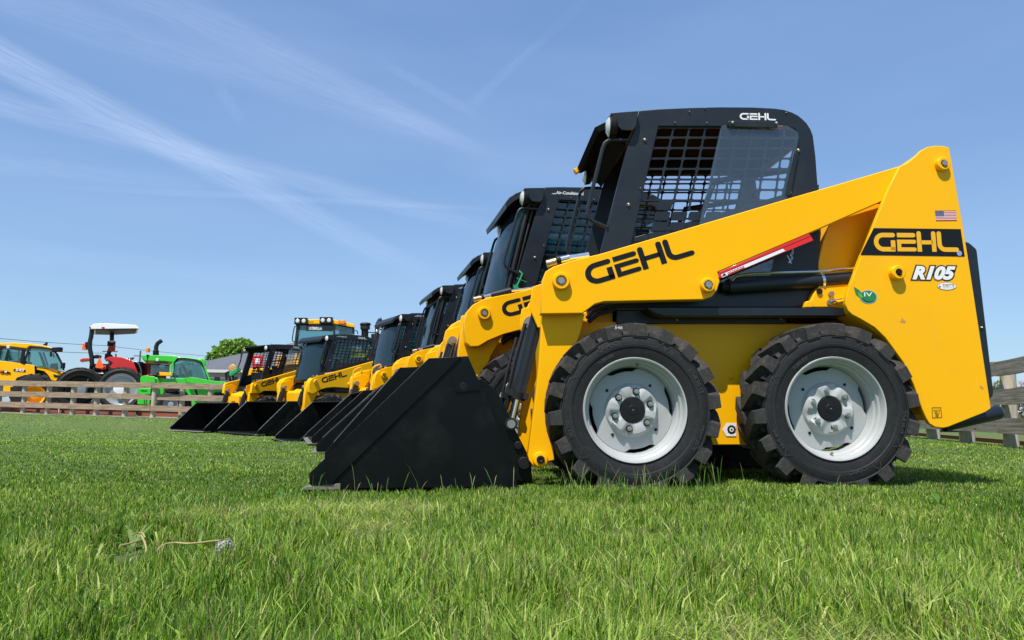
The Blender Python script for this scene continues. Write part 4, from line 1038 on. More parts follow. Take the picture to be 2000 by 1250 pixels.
# ------------------------------------------------------------------ fences
def board(m, p0, p1, h, t, mt, jit=0.):
    """a sawn board from p0 to p1 (centre line), with uv along it"""
    p0 = Vector(p0); p1 = Vector(p1); d = (p1-p0); L = d.length; d.normalize(); s_ = Vector((-d.y, d.x, 0)).normalized(); u = Vector((0, 0, 1)); n = 6; b = len(m.v); vs = []
    for i in range(n+1):
        c = p0+d*(L*i/n)+u*random.uniform(-jit, jit)
        for a, q in ((-1, -1), (1, -1), (1, 1), (-1, 1)): vs.append(c+s_*a*t/2+u*q*h/2*(1+random.uniform(-.04, .04)))
    fs = [(i*4+k, i*4+(k+1) % 4, i*4+4+(k+1) % 4, i*4+4+k) for i in range(n) for k in range(4)]+[(3, 2, 1, 0), (n*4, n*4+1, n*4+2, n*4+3)]
    m.add(vs, fs, mt); m.uvl = getattr(m, 'uvl', [])
def setuv(me, axis_):
    uv = me.uv_layers.new(name='UVMap'); a = Vector(axis_).normalized(); o = random.random()*10
    for p in me.polygons:
        for li in p.loop_indices:
            c = me.vertices[me.loops[li].vertex_index].co; uv.data[li].uv = (c.dot(a)+o, c.z+(0 if abs(p.normal.z) < .7 else c.cross(a).z)+o)
def fence(name, label, posts, tops, wood_r, wood_p, hb, tb, back, post_w, fr=(.93, .6, .27)):
    """posts: base points; tops: fence top height; rails span from post to post on the camera side"""
    c0 = posts[len(posts)//2]
    root = empty(name, c0, label, 'fence', 'wooden rail fences round the lawn'); o = Vector(c0)
    d = (Vector(posts[-1])-Vector(posts[0])).normalized(); nrm = Vector((-d.y, d.x, 0)).normalized()*(1 if back else -1)
    for p in posts:
        m = M(); P0 = Vector(p)-o; hh = tops*.97; w = post_w*random.uniform(.9, 1.12); ln = Vector((random.uniform(-.02, .02), random.uniform(-.02, .02), 0))
        rows = 6; vs = []; K = 12
        for i in range(rows+1):
            c = P0+ln*i/rows+Vector((0, 0, -.06+(hh+.06)*i/rows))
            for k in range(K):
                a = 2*pi*k/K; vs.append(c+Vector((cos(a), sin(a), 0))*w/2*(1+random.uniform(-.03, .03)))
        m.add(vs, [(i*K+k, i*K+(k+1) % K, (i+1)*K+(k+1) % K, (i+1)*K+k) for i in range(rows) for k in range(K)]+[tuple(range(rows*K, rows*K+K))], wood_p)
        me = m.mesh('post'); uvl = me.uv_layers.new(name='UVMap'); oo = random.random()*9
        for q in me.polygons:
            for li in q.loop_indices:
                c = me.vertices[me.loops[li].vertex_index].co; uvl.data[li].uv = (c.z+oo, (c.x+c.y)*1.2+oo)
        link('post', me, root)
    step = 2
    for j, fz in enumerate(fr):
        i = j % step
        spans = []; k = 0
        while k < len(posts)-1:
            e = min(len(posts)-1, k+(1 if (k == 0 and i) else step)); spans.append((k, e)); k = e
        for a, b in spans:
            A = Vector(posts[a])-o+nrm*(post_w/2+tb/2)+Vector((0, 0, tops*fz)); B = Vector(posts[b])-o+nrm*(post_w/2+tb/2)+Vector((0, 0, tops*fz)); dd = (B-A).normalized()
            m = M(); board(m, A-dd*.0+dd*.004, B-dd*.004, hb*random.uniform(.93, 1.05), tb, wood_r, .004); me = m.mesh('rail', ang=30); setuv(me, d); link('rail', me, root)
    return root
pxs = [-690, -560, -450, -350, -270, -200, -130, -60, -5, 45, 92, 141, 187, 243, 298, 353, 409, 468, 530, 600, 680]
fence('rail_fence', 'weathered brown three rail fence behind the lawn, in front of the tractors', [tuple(LF(x)) for x in pxs], .895, 'rail_wood', 'post_wood', .145, .045, False, .14)
rp = []
for X0, bx in ((2080, 0), (1975, 870), (1890, 867)):
    # solve Y on the fence line for this image column
    Y = 8.
    for _ in range(30):
        q = W(X0, 865, Y); Y += (RX(Y)-q[0])/(q[0]/Y-.246) if False else 0; 
        f_ = (W(X0, 865, Y)[0]-RX(Y)); g_ = (W(X0, 865, Y+.01)[0]-RX(Y+.01)-f_)/.01; Y -= f_/g_
    rp.append(Y)
step_ = rp[2]-rp[1]
ys = [rp[0]-1.2, rp[0], rp[1], rp[2]]
while ys[-1] < 19: ys.append(ys[-1]+1.25)
fence('rail_fence', 'greyish rail fence with thick round posts running away behind the nearest loader on the right', [(RX(Y), Y, yardz(RX(Y), Y)) for Y in ys[::-1]], .88, 'rail_dark', 'post_wood', .155, .045, False, .155, (.91, .58, .25))
# rust-brown steel rails lying behind the fences
def beam(name, label, a, b, r):
    m = M(); A = Vector(a); B = Vector(b); d = (B-A); L = d.length; d.normalize(); s_ = Vector((-d.y, d.x, 0)); up = Vector((0, 0, 1))
    m.obox((B-A)/2, d*L/2, s_*r, up*r*.18, 'rust_beam'); m.obox((B-A)/2+up*r*1.6, d*L/2, s_*r*.2, up*r*1.4, 'rust_beam'); m.obox((B-A)/2+up*r*3.1, d*L/2, s_*r*.8, up*r*.15, 'rust_beam')
    o = link(name, m.mesh(name), None, .003, loc=A); tag(o, label, 'steel beam'); return o
prev = None
for x0, x1, lb in ((-700, 85, 'long rust brown steel beam on the ground under the yellow telehandler'), (88, 240, 'rust brown steel beam on the ground behind the fence under the red tractor'), (243, 352, 'rust brown steel beam on the ground behind the fence under the green telehandler')):
    a = LF(x0); b = LF(x1); off_ = np.array([-ld.y, ld.x, 0])*.45
    a = a+off_; b = b+off_; a[2] = yardz(a[0], a[1])+.03; b[2] = yardz(b[0], b[1])+.03; beam('steel_beam', lb, a, b, .045)
beam('steel_beam', 'rust brown steel beam on the ground behind the right hand fence posts', (RX(6)+.35, 6, .055), (RX(13)+.35, 13, .055), .02)
# ------------------------------------------------------------------ machines beyond the fence: outlines at their own distance, real thickness
class Veh:
    def __init__(s, name, label, cat, px, Y, base=811, group=None):
        s.Y = Y; b = W(px, base, Y); b[2] = yardz(b[0], Y); s.o = Vector(b); s.root = empty(name, b, label, cat, group)
    def q(s, x, y, dy=0.):
        p = W(x, y, s.Y+0); return Vector((p[0]-s.o.x+dy*s.o.x/s.o.y, dy, p[2]-s.o.z))
    def pr(s, m, pts, d0, d1, mt, rad=0.):
        v = [(s.q(a, b).x, s.q(a, b).z) for a, b in pts]
        if rad: v = fillet(v, rad)
        b = len(m.v); m.prism(v, d0, d1, mt); k = s.o.x/s.o.y      # the vehicle stands turned along its own line of sight
        m.v[b:] = [(x+y*k, y, z) for x, y, z in m.v[b:]]; return m
    def part(s, name, m, bevel=.02, parent=None, smooth=True): return link(name, m.mesh(name, smooth=smooth), parent or s.root, bevel)
    def plane(s, name, items, bevel=.02):
        if name in ('cab_window', 'cab_frame', 'seat', 'hood', 'hopper', 'mudguard', 'grille'):
            for it in items: m = M(); s.pr(m, *it); s.part(name, m, bevel)
            return
        m = M()
        for pts, d0, d1, mt, *r in items: s.pr(m, pts, d0, d1, mt, *r)
        return s.part(name, m, bevel)
def big_wheel(veh, x, y, r_px, rim_px, dy, width, rim_mat, yaw=0., lugs=22, dish=.1, hub=None):
    c = veh.q(x, y, dy); k = veh.Y/F; R = r_px*k; rr_ = rim_px*k
    e = bpy.data.objects.new('wheel', None); COL.objects.link(e); e.parent = veh.root; e.location = c; e.rotation_euler = (0, 0, yaw)
    m = M(); w = width
    m.lathe([(rr_, .02), (rr_*1.03, 0), ((R+rr_)/2, -.03), (R*.93, .01), (R*.955, .04), (R*.955, w-.04), (R*.93, w-.01), ((R+rr_)/2, w+.03), (rr_, w)], (0, 0, 0), 'rubber', 48)
    for sd in (0, 1):
        for i in range(lugs):
            a0 = 2*pi*(i+.5*sd)/lugs; vs = []
            for (yy, r0, sk) in ((.0, R, 0), (w*.25, R*1.01, .1), (w*.55, R*1.01, .28)):
                y_ = yy if sd == 0 else w-yy
                for rad_ in (R*.93, r0):
                    for ee in (-1, 1): a = a0+sk+ee*.022*R/R*1.3; vs.append((rad_*cos(a), y_, rad_*sin(a)))
            fs = []
            for j in range(2): a = j*4; b = a+4; fs += [(a+2, a+3, b+3, b+2), (a, a+2, b+2, b), (a+1, b+1, b+3, a+3)]
            m.add(vs, fs+[(0, 1, 3, 2), (8, 10, 11, 9)], 'rubber_lug')
    link('tyre', m.mesh('tyre', ang=30), e)
    m = M(); m.lathe([(rr_, .02), (rr_*1.02, .0), (rr_*.93, .02), (rr_*.86, .07), (rr_*.8, dish), (rr_*.45, dish*1.1), (rr_*.4, dish*.5), (rr_*.2, dish*.4), (0, dish*.4)], (0, 0, 0), rim_mat, 40)
    link('rim', m.mesh('rim'), e)
    if hub:
        m = M(); m.lathe([(rr_*.42, dish), (rr_*.4, -.05), (rr_*.3, -.1), (0, -.11)], (0, 0, 0), hub, 28); link('hub', m.mesh('hub'), e)
# yellow telehandler at the left edge
cv = lambda pts, ox, oy, sc: [(ox+a/sc, oy+b/sc) for a, b in pts]
c7 = lambda *p: cv(p, 0, 640, 6.944)
v = Veh('telehandler', 'yellow telehandler with a dark glazed cab, cut off by the left edge of the picture', 'telehandler', 60, 23.5)
v.plane('roof', [(c7((-420, 250), (-300, 215), (0, 208), (180, 204), (400, 215), (560, 235), (690, 262), (742, 290), (560, 262), (400, 250), (360, 284), (190, 262), (0, 246), (-300, 250)), 0, 1.5, 'yellow')])
v.plane('cab_frame', [(c7((375, 292), (400, 252), (560, 262), (720, 285), (790, 360), (840, 460), (880, 580), (858, 580), (810, 460), (750, 350), (690, 300), (560, 282), (420, 275), (400, 300), (330, 500), (300, 490)), -.02, .1, 'matte_black'),
    (c7((300, 285), (355, 290), (320, 480), (270, 470)), -.03, .12, 'matte_black'), (c7((0, 250), (300, 285), (300, 300), (0, 268)), -.01, .1, 'matte_black'), (c7((100, 300), (130, 300), (100, 450), (60, 440)), -.01, .08, 'matte_black'), (c7((100, 350), (120, 350), (160, 440), (130, 440)), -.01, .05, 'matte_black'),
    (c7((575, 325), (600, 325), (665, 520), (645, 525)), .2, .3, 'matte_black'), (c7((240, 300), (262, 300), (262, 440), (240, 440)), .4, .5, 'matte_black'), (c7((385, 300), (420, 300), (400, 480), (370, 480)), 1., 1.1, 'matte_black'),
    (c7((0, 268), (30, 268), (-5, 430), (-40, 430)), 0, .1, 'matte_black'),
    (c7((520, 300), (560, 310), (630, 480), (640, 530), (600, 530), (560, 400)), .9, 1.0, 'matte_black')], .01)
v.plane('cab_window', [(c7((-300, 252), (300, 292), (290, 480), (0, 440), (-300, 430)), .04, .06, 'teal_glass'), (c7((400, 285), (560, 275), (700, 300), (780, 400), (860, 580), (640, 545), (330, 500)), .02, .04, 'teal_glass'), (c7((-300, 252), (300, 292), (290, 480), (-300, 430)), 1.4, 1.42, 'teal_glass')], 0)
v.plane('seat', [(c7((250, 400), (310, 400), (330, 440), (440, 460), (420, 490), (380, 500), (180, 470), (170, 445), (240, 440)), .4, .9, 'seat_vinyl', .03), (c7((690, 480), (790, 470), (800, 560), (680, 540)), .4, 1., 'matte_black', .03), (c7((672, 330), (705, 330), (705, 400), (672, 400)), -.25, -.2, 'matte_black', .03), (c7((720, 330), (745, 330), (745, 390), (720, 390)), .5, .6, 'matte_black', .02)])
v.plane('body', [(c7((-420, 440), (0, 450), (110, 460), (220, 475), (470, 510), (475, 640), (380, 640), (240, 680), (200, 740), (180, 850), (120, 900), (60, 930), (-420, 930)), 0, 1.6, 'yellow', .03),
    (c7((500, 525), (560, 515), (640, 530), (905, 606), (870, 660), (830, 725), (700, 722), (660, 650), (600, 590), (500, 570)), .05, 1.5, 'yellow', .02), (c7((470, 510), (500, 525), (500, 570), (560, 590), (650, 660), (700, 725), (690, 850), (480, 850), (475, 640)), .15, 1.4, 'matte_black')], .02)
v.plane('grille', [(c7((720, 630), (860, 660), (850, 690), (730, 665)), .03, .06, 'matte_black'), (c7((600, 545), (640, 550), (860, 620), (840, 630)), .03, .06, 'decal_brown'), (c7((0, 580), (80, 585), (140, 605), (140, 625), (0, 615)), -.03, .03, 'matte_black'), (c7((0, 585), (40, 588), (40, 608), (0, 606)), -.05, .0, 'decal_red'), (c7((60, 590), (95, 592), (90, 612), (60, 608)), -.05, .0, 'decal_white')], .005)
v.plane('mudguard', [(c7((205, 720), (230, 680), (330, 645), (440, 632), (540, 645), (625, 690), (600, 690), (500, 668), (400, 668), (330, 700), (300, 790), (180, 800)), -.15, .35, 'matte_black')])
v.plane('model_plate', [(c7((185, 560), (345, 572), (345, 602), (185, 590)), -.012, .0, 'decal_black')], 0)
m = M(); a = v.q(*c7((208, 592))[0]); text(m, '542', lambda p, r_: (a.x+p, -.016, a.z+r_), 'decal_white', .2, .03, (.29, .085)); v.part('number_lettering', m, 0, smooth=False)
big_wheel(v, 66, 772, 42, 19, -.2, .5, 'yellow', .35, 18, .16); big_wheel(v, -85, 772, 42, 19, -.2, .5, 'yellow', .1, 18, .16); big_wheel(v, 66, 772, 42, 19, 1.3, .5, 'yellow', 0, 18)
m = M(); a = v.q(112, 683); m.obox(a, (.12, 0, .01), (0, .1, 0), (0, 0, .07), 'matte_black'); a = v.q(123, 714); m.obox(a, (.05, 0, 0), (0, .05, 0), (0, 0, .09), 'matte_black'); a = v.q(18, 677.5); m.obox(a, (.05, 0, 0), (0, .06, 0), (0, 0, .05), 'lens'); v.part('work_lamp', m, .01)
m = M(); m.prism([(v.q(a, b).x, v.q(a, b).z) for a, b in c7((415, 216), (470, 170), (478, 174), (465, 222))], .6, .66, 'matte_black'); v.part('aerial', m, 0)
m = M(); v.pr(m, c7((-420, 165), (0, 152), (220, 182), (275, 200), (-420, 212)), 1.9, 3.2, 'wall_beige'); o = v.part('roof_behind', m)  # grey roof top standing behind the telehandler, not part of it
# red tractor with white canopy
v = Veh('tractor', 'red open tractor seen from behind under a white canopy, with an orange warning triangle', 'tractor', 205, 23.0)
c1 = lambda *p: cv(p, 0, 600, 4)
m = M(); v.pr(m, c1((697, 177), (712, 146), (735, 131), (830, 128), (1060, 141), (1086, 165), (1080, 170), (880, 178)), -.1, 1.5, 'canopy_white', .04); cn = v.part('canopy', m, .03)
m = M(); v.pr(m, c1((700, 176), (880, 181), (1070, 171), (1060, 168), (700, 172)), -.12, 1.52, 'matte_black'); v.part('canopy_rim', m, 0, cn)
for a, k_ in ((205, .04), (179.5, .02)): m = M(); m.obox(v.q(a, 640.5)-Vector((0, .11, 0)), (k_, 0, 0), (0, .012, 0), (0, 0, .02), 'decal_red'); v.part('marker_lamp', m, 0, cn)
for pp, dy in ((((718, 178), (712, 230), (700, 280), (703, 330), (716, 390), (720, 465)), 0), (((876, 178), (876, 230), (866, 290), (850, 350), (838, 392)), .9)): m = M(); m.tube([v.q(a, b, dy) for a, b in c1(*pp)], .07, 'cab_black', 8); v.part('roll_bar', m)
m = M(); a = v.q(166, 677); m.obox(a, (.06, 0, 0), (0, .05, 0), (0, 0, .1), 'orange_sign'); a = v.q(173, 674); m.obox(a, (.09, 0, 0), (0, .05, 0), (0, 0, .09), 'matte_black'); a = v.q(219, 676, .8); m.obox(a, (.09, 0, .02), (0, .05, 0), (0, 0, .11), 'decal_red'); a = v.q(218, 667, .8); m.obox(a, (.11, 0, 0), (0, .05, 0), (0, 0, .08), 'matte_black'); a = v.q(219, 663, .74); m.obox(a, (.06, 0, 0), (0, .05, 0), (0, 0, .03), 'lens'); v.part('tail_lamp', m, .01)
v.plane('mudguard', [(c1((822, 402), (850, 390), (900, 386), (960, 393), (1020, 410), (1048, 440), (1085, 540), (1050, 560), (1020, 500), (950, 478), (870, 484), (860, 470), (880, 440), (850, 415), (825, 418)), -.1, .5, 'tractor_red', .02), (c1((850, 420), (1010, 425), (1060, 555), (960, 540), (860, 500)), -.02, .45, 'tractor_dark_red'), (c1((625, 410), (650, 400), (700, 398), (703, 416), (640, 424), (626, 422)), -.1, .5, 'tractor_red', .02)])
v.plane('hood', [(c1((1045, 415), (1130, 412), (1125, 520), (1085, 535), (1060, 450)), .9, 1.8, 'hose', .03), (c1((1125, 415), (1172, 430), (1165, 520), (1125, 530)), 1., 1.7, 'tractor_red', .03)])
v.plane('rear_body', [(c1((700, 440), (850, 440), (860, 620), (830, 700), (700, 700), (690, 520)), .15, 1.1, 'matte_black'), (c1((740, 450), (830, 455), (830, 488), (800, 490), (745, 475)), .05, .15, 'decal_red')])
v.plane('seat', [(c1((815, 395), (820, 355), (845, 348), (880, 365), (890, 385), (870, 392)), .5, 1., 'seat_vinyl', .03), (c1((722, 378), (760, 370), (795, 378), (790, 395), (730, 395)), 0, .4, 'matte_black', .02), (c1((902, 350), (912, 348), (918, 385), (903, 385)), .8, .9, 'matte_black')])
m = M(); c = v.q(252, 698, 1.); m.tube([c+Vector((.17*cos(t), .15*sin(t), .05*sin(t)+.03*cos(t))) for t in [2*pi*i/20 for i in range(20)]], .018, 'matte_black', 6, closed=True); m.tube([c, c+Vector((.05, .1, -.3))], .02, 'matte_black', 6); m.tube([c-Vector((.17, 0, 0)), c+Vector((.17, 0, 0))], .012, 'matte_black', 6); v.part('steering_wheel', m)
m = M(); v.pr(m, c1((780, 388), (808, 462), (806, 476), (752, 476), (744, 465)), -.12, -.1, 'orange_sign'); v.part('warning_triangle', m, 0)
m = M()
for a, b, c, d in ((712, 500, 680, 590), (735, 470, 738, 600), (800, 500, 770, 590), (720, 520, 810, 520), (760, 520, 760, 640), (830, 520, 800, 620)):
    p = c1((a, b), (c, d)); m.tube([v.q(*p[0], -.05), v.q(*p[1], -.12)], .028, random.choice(('bolt', 'matte_black')), 8)
a = v.q(185, 752, -.1); m.tube([a, a+Vector((-.5, -.1, -.25))], .03, 'rim_grey', 8); m.tube([a, a+Vector((.45, -.1, -.3))], .03, 'rim_grey', 8)
v.part('hitch', m)
m = M(); m.tube([v.q(*p, 0.1) for p in c1((1060, 420), (1085, 440), (1100, 480), (1102, 540))], .018, 'chrome', 8); v.part('grab_rail', m)
big_wheel(v, 235, 761, 43, 30, -.35, .55, 'rim_grey', .3, 22, .12, 'canopy_white'); big_wheel(v, 157, 762, 43, 31, -.4, .55, 'hose', .55, 22, .3, 'rim_grey'); big_wheel(v, 262, 785, 26, 15, 1.1, .35, 'rim_grey', .3, 18)
# green telehandler
v = Veh('telehandler', 'bright green telehandler with a rounded glazed cab behind the brown fence', 'telehandler', 350, 22.5)
c3 = lambda *p: cv(p, 250, 620, 6.25)
GP = 'green_paint'
v.plane('roof', [(c3((162, 462), (400, 460), (592, 464), (610, 480), (700, 482), (830, 500), (943, 505), (950, 590), (935, 585), (900, 548), (820, 515), (700, 500), (610, 495), (570, 510), (545, 545), (520, 545), (440, 535), (200, 528), (170, 500)), 0, 1.5, GP)])
v.plane('cab_frame', [(c3((545, 540), (565, 500), (605, 490), (560, 550), (545, 640), (545, 740), (515, 740), (515, 590)), -.04, .08, GP), (c3((900, 540), (945, 600), (975, 680), (1005, 765), (985, 765), (950, 680), (925, 600)), -.02, .08, GP),
    (c3((560, 545), (605, 500), (700, 503), (820, 515), (900, 545), (930, 600), (990, 765), (975, 765), (915, 610), (885, 560), (820, 532), (700, 515), (615, 512), (570, 560), (555, 735), (545, 735)), -.01, .06, 'matte_black'),
    (c3((640, 545), (680, 560), (720, 620), (745, 730), (715, 740), (700, 650), (660, 590)), .8, .9, 'matte_black'), (c3((250, 560), (510, 575), (510, 590), (250, 575)), 0, .1, 'matte_black'), (c3((445, 575), (510, 575), (505, 680), (445, 670)), .1, .3, 'matte_black'), (c3((245, 560), (265, 560), (255, 690), (235, 690)), 0, .1, 'matte_black'), (c3((315, 560), (340, 560), (340, 700), (300, 700)), .6, .8, 'hose')], .008)
v.plane('cab_window', [(c3((560, 545), (605, 500), (700, 505), (820, 520), (900, 550), (990, 765), (780, 730), (550, 735)), .02, .04, 'teal_glass'), (c3((565, 545), (700, 505), (900, 550), (980, 765), (560, 735)), 1.3, 1.32, 'teal_glass')], 0)
v.plane('side_window', [(c3((250, 560), (510, 575), (505, 700), (240, 700)), .05, .07, 'teal_glass')], 0)
v.plane('seat', [(c3((620, 600), (645, 590), (655, 680), (700, 690), (700, 720), (590, 715), (590, 700), (630, 690)), .4, .9, 'seat_vinyl', .03), (c3((740, 640), (780, 630), (790, 700), (760, 735), (720, 735)), .5, .9, 'matte_black', .03), (c3((735, 540), (760, 540), (760, 560), (735, 560)), .5, .6, 'matte_black'), (c3((780, 540), (805, 540), (805, 560), (780, 560)), .5, .6, 'matte_black')], .01)
v.plane('body', [(c3((150, 735), (175, 712), (245, 705), (262, 730), (500, 745), (690, 742), (740, 732), (990, 770), (1190, 785), (1190, 1080), (775, 1085), (770, 990), (700, 900), (660, 860), (440, 870), (430, 1065), (260, 1065), (265, 860), (150, 860)), 0, 1.7, GP), (c3((132, 865), (285, 865), (268, 1066), (118, 1062)), -.25, .3, GP, .02), (c3((250, 720), (330, 722), (340, 800), (250, 800)), -.2, 0, GP, .03)])
v.plane('boom', [(c3((690, 745), (760, 730), (1010, 775), (1190, 790), (1190, 830), (900, 815), (720, 800)), -.3, 0, GP, .02), (c3((350, 690), (385, 668), (530, 676), (545, 712), (440, 712), (360, 710)), -.1, .2, 'yellow', .02), (c3((345, 680), (380, 670), (385, 690), (350, 715)), -.12, .2, 'matte_black'), (c3((530, 680), (550, 690), (580, 740), (570, 745)), -.1, .1, 'matte_black')])
v.plane('mudguard', [(c3((450, 900), (560, 868), (640, 870), (610, 900), (520, 915), (455, 905)), -.3, .3, 'matte_black'), (c3((160, 890), (240, 895), (240, 900), (165, 900)), -.262, -.25, 'decal_black'), (c3((810, 870), (830, 870), (860, 980), (845, 990)), -.02, .0, 'decal_black'), (c3((850, 1010), (1170, 1015), (1170, 1025), (850, 1020)), -.02, 0, 'decal_black'), (c3((200, 990), (206, 990), (206, 1055), (198, 1055)), -.262, -.25, 'decal_black'), (c3((228, 990), (234, 990), (230, 1055), (224, 1055)), -.262, -.25, 'decal_black')], 0)
m = M(); a = v.q(289, 688); m.tube([a-Vector((0, 0, .25)), a-Vector((0, 0, .1))], .015, 'matte_black', 8); m.lathe([(0, -.1), (.045, -.1), (.05, -.08)], a, 'matte_black', 16, axis='z'); v.part('beacon_stem', m)
m = M(); a = v.q(289, 684); m.lathe([(.055, -.06), (.06, .04), (.05, .075), (.0, .085)], a, 'amber', 16, axis='z'); v.part('beacon_lamp', m)
m = M(); a = v.q(308.5, 703); m.obox(a-Vector((0, .02, 0)), (.04, 0, 0), (0, .04, 0), (0, 0, .04), 'lens'); v.part('work_lamp', m, .01)
big_wheel(v, 333, 790, 26, 13, -.25, .4, 'rim_grey', .2, 18); big_wheel(v, 364, 790, 26, 14, .9, .4, 'rim_grey', .2, 18); big_wheel(v, 425, 792, 26, 14, -.1, .4, 'rim_grey', .2, 18)
# red tractor behind it with the tall exhaust
v = Veh('tractor', 'dark red tractor with a bent exhaust pipe, half hidden behind the green telehandler', 'tractor', 310, 26.5)
m = M(); m.tube([v.q(*p, .2) for p in c3((340, 760), (340, 452))], .12, 'matte_black', 12); m.tube([v.q(*p, .2) for p in c3((340, 460), (341, 400), (344, 350), (360, 312), (412, 275))], .075, 'hose', 12); m.tube([v.q(*p, .2) for p in c3((340, 455), (340, 395))], .1, 'matte_black', 12); v.part('exhaust', m)
v.plane('hood', [(c3((200, 545), (268, 545), (300, 580), (440, 590), (470, 640), (470, 860), (200, 860)), .5, 1.6, 'tractor_red', .04), (c3((345, 580), (430, 600), (450, 625), (360, 600)), .48, .5, 'canopy_white'), (c3((200, 545), (262, 545), (240, 560), (200, 560)), .4, .5, 'tractor_red')])
big_wheel(v, 280, 780, 30, 18, .2, .4, 'decal_red', 0, 18); big_wheel(v, 330, 780, 30, 18, 1.4, .4, 'decal_red', 0, 18)
# big yellow articulated tractor behind the sixth loader
c8 = lambda *p: cv(p, 560, 600, 6.25)
v = Veh('tractor', 'large yellow tractor with four roof lamps and a tall exhaust stack behind the loaders', 'tractor', 650, 27.0)
v.plane('roof', [(c8((108, 165), (135, 152), (360, 147), (585, 155), (640, 165), (826, 208), (830, 250), (700, 225), (590, 203), (120, 203)), 0, 1.8, 'yellow', .03)])
v.plane('cab_frame', [(c8((110, 205), (600, 205), (830, 248), (820, 262), (600, 222), (110, 222)), .0, 1.7, 'matte_black'), (c8((120, 210), (160, 210), (130, 470), (90, 470)), -.02, .08, 'hose'), (c8((560, 205), (585, 205), (590, 330), (568, 330)), -.02, .08, 'hose'), (c8((800, 240), (828, 246), (828, 330), (805, 330)), .0, .1, 'matte_black'), (c8((425, 210), (570, 215), (560, 290), (440, 280)), .1, .2, 'matte_black', .02), (c8((640, 280), (800, 275), (800, 330), (640, 330)), .1, 1., 'decal_navy')], .008)
v.plane('sun_visor', [(c8((235, 214), (560, 214), (560, 292), (235, 288)), .025, .028, 'window_dark')], 0)
v.plane('cab_window', [(c8((130, 212), (580, 212), (815, 250), (815, 480), (100, 480)), .03, .05, 'teal_glass')], 0)
for i, (a, b) in enumerate(((134, 172), (208, 172), (440, 164), (516, 164))):
    m = M(); c = v.q(*c8((a, b))[0], -.12); m.lathe([(0, -.015), (.065, -.01), (.075, .0)], c, 'lens', 16); m.obox(c+Vector((0, .06, 0)), (.12, 0, 0), (0, .055, 0), (0, 0, .12), 'matte_black'); v.part('roof_lamp', m, .01)
m = M(); c = v.q(*c8((672, 184))[0], -.06); m.obox(c, (.13, 0, 0), (0, .05, 0), (0, 0, .075), 'amber'); v.part('beacon_lamp', m, .02)
m = M(); c = v.q(*c8((258, 275))[0]); text(m, 'CATERPILLAR', lambda p, q: (c.x+p, .02, c.z+q), 'decal_white', .0, .03, (.53, .11)); c = v.q(*c8((262, 187))[0]); text(m, 'CHALLENGER', lambda p, q: (c.x+p, -.006, c.z+q), 'hose', .0, .0, (.2, .05)); v.part('windscreen_lettering', m, 0, smooth=False)
m = M(); m.tube([v.q(*p, .3) for p in c8((958, 560), (958, 250))], .13, 'matte_black', 14); m.tube([v.q(*p, .3) for p in c8((962, 262), (962, 210))], .18, 'hose', 16); m.tube([v.q(*p, .3) for p in c8((965, 205), (965, 180))], [.22, .17], 'matte_black', 18); m.tube([v.q(*p, .3) for p in c8((965, 215), (965, 203))], .19, 'matte_black', 18); v.part('air_intake', m)
m = M(); m.tube([v.q(*p, .3) for p in c8((1100, 510), (1102, 320))], .2, 'hose', 18); m.tube([v.q(*p, .3) for p in c8((1106, 330), (1112, 250), (1118, 190), (1140, 150), (1168, 138))], .085, 'hose', 14); m.tube([v.q(*p, .3) for p in c8((1110, 300), (1111, 268))], .09, 'chrome', 14); m.tube([v.q(*p, .3) for p in c8((1100, 600), (1100, 500))], .14, 'tractor_dark_red', 14); m.tube([v.q(*p, .3) for p in c8((985, 295), (1100, 302))], .02, 'matte_black', 8); v.part('exhaust', m)
m = M(); m.tube([v.q(*p, -.2) for p in c8((130, 240), (100, 245), (85, 300), (72, 400), (78, 425), (100, 428))], .02, 'matte_black', 8); v.part('mirror_frame', m)
m = M(); m.tube([v.q(*p, .0) for p in c8((830, 290), (850, 285), (865, 300), (866, 330))], .02, 'matte_black', 8); m.tube([v.q(*p, .0) for p in c8((1145, 400), (1165, 365), (1215, 358))], .02, 'matte_black', 8); v.part('grab_rail', m)
v.plane('warning_triangle', [(c8((1212, 385), (1230, 500), (1160, 518), (1140, 512)), -.1, -.08, 'orange_sign')], 0)
v.plane('body', [(c8((100, 470), (820, 480), (1060, 545), (1180, 545), (1250, 600), (1250, 1200), (60, 1200)), .2, 2.2, 'yellow', .03)])
m = M(); big_wheel(v, 600, 775, 42, 22, .0, .7, 'yellow', 0, 20, .2); big_wheel(v, 735, 775, 42, 22, .0, .7, 'yellow', 0, 20, .2)
# parked kit seen through the farthest cab
v = Veh('farm_implement', 'red and white farm implement glimpsed through the open cab of the farthest loader', 'farm machine', 500, 22.0)
v.plane('hopper', [(c1((1960, 370), (2060, 370), (2050, 520), (1980, 520)), .2, 1., 'tractor_red', .05), (c1((1990, 400), (2030, 400), (2030, 440), (1990, 440)), .1, .2, 'canopy_white', .02), (c1((2160, 370), (2240, 366), (2230, 480), (2160, 480)), .3, .9, 'tan_edge', .03)])
v.plane('frame', [(c1((1900, 480), (2280, 470), (2300, 560), (1900, 570)), .1, 1.1, 'yellow', .03), (c1((1900, 490), (1930, 482), (1935, 505), (1905, 510)), .05, .12, 'canopy_white'), (c1((2080, 400), (2110, 400), (2120, 480), (2080, 480)), .1, .4, 'canopy_white', .02), (c1((1860, 560), (2320, 560), (2320, 760), (1860, 760)), .2, 1., 'matte_black')])
v = Veh('implement', 'small green hand-wheel implement with a pale disc, standing in front of the barn wall', 'farm machine', 455, 22.3)
m = M(); a = v.q(459, 727); m.obox(a, (.14, 0, .1), (0, .08, 0), (-.03, 0, .05), 'tag_green'); v.part('head', m, .02)
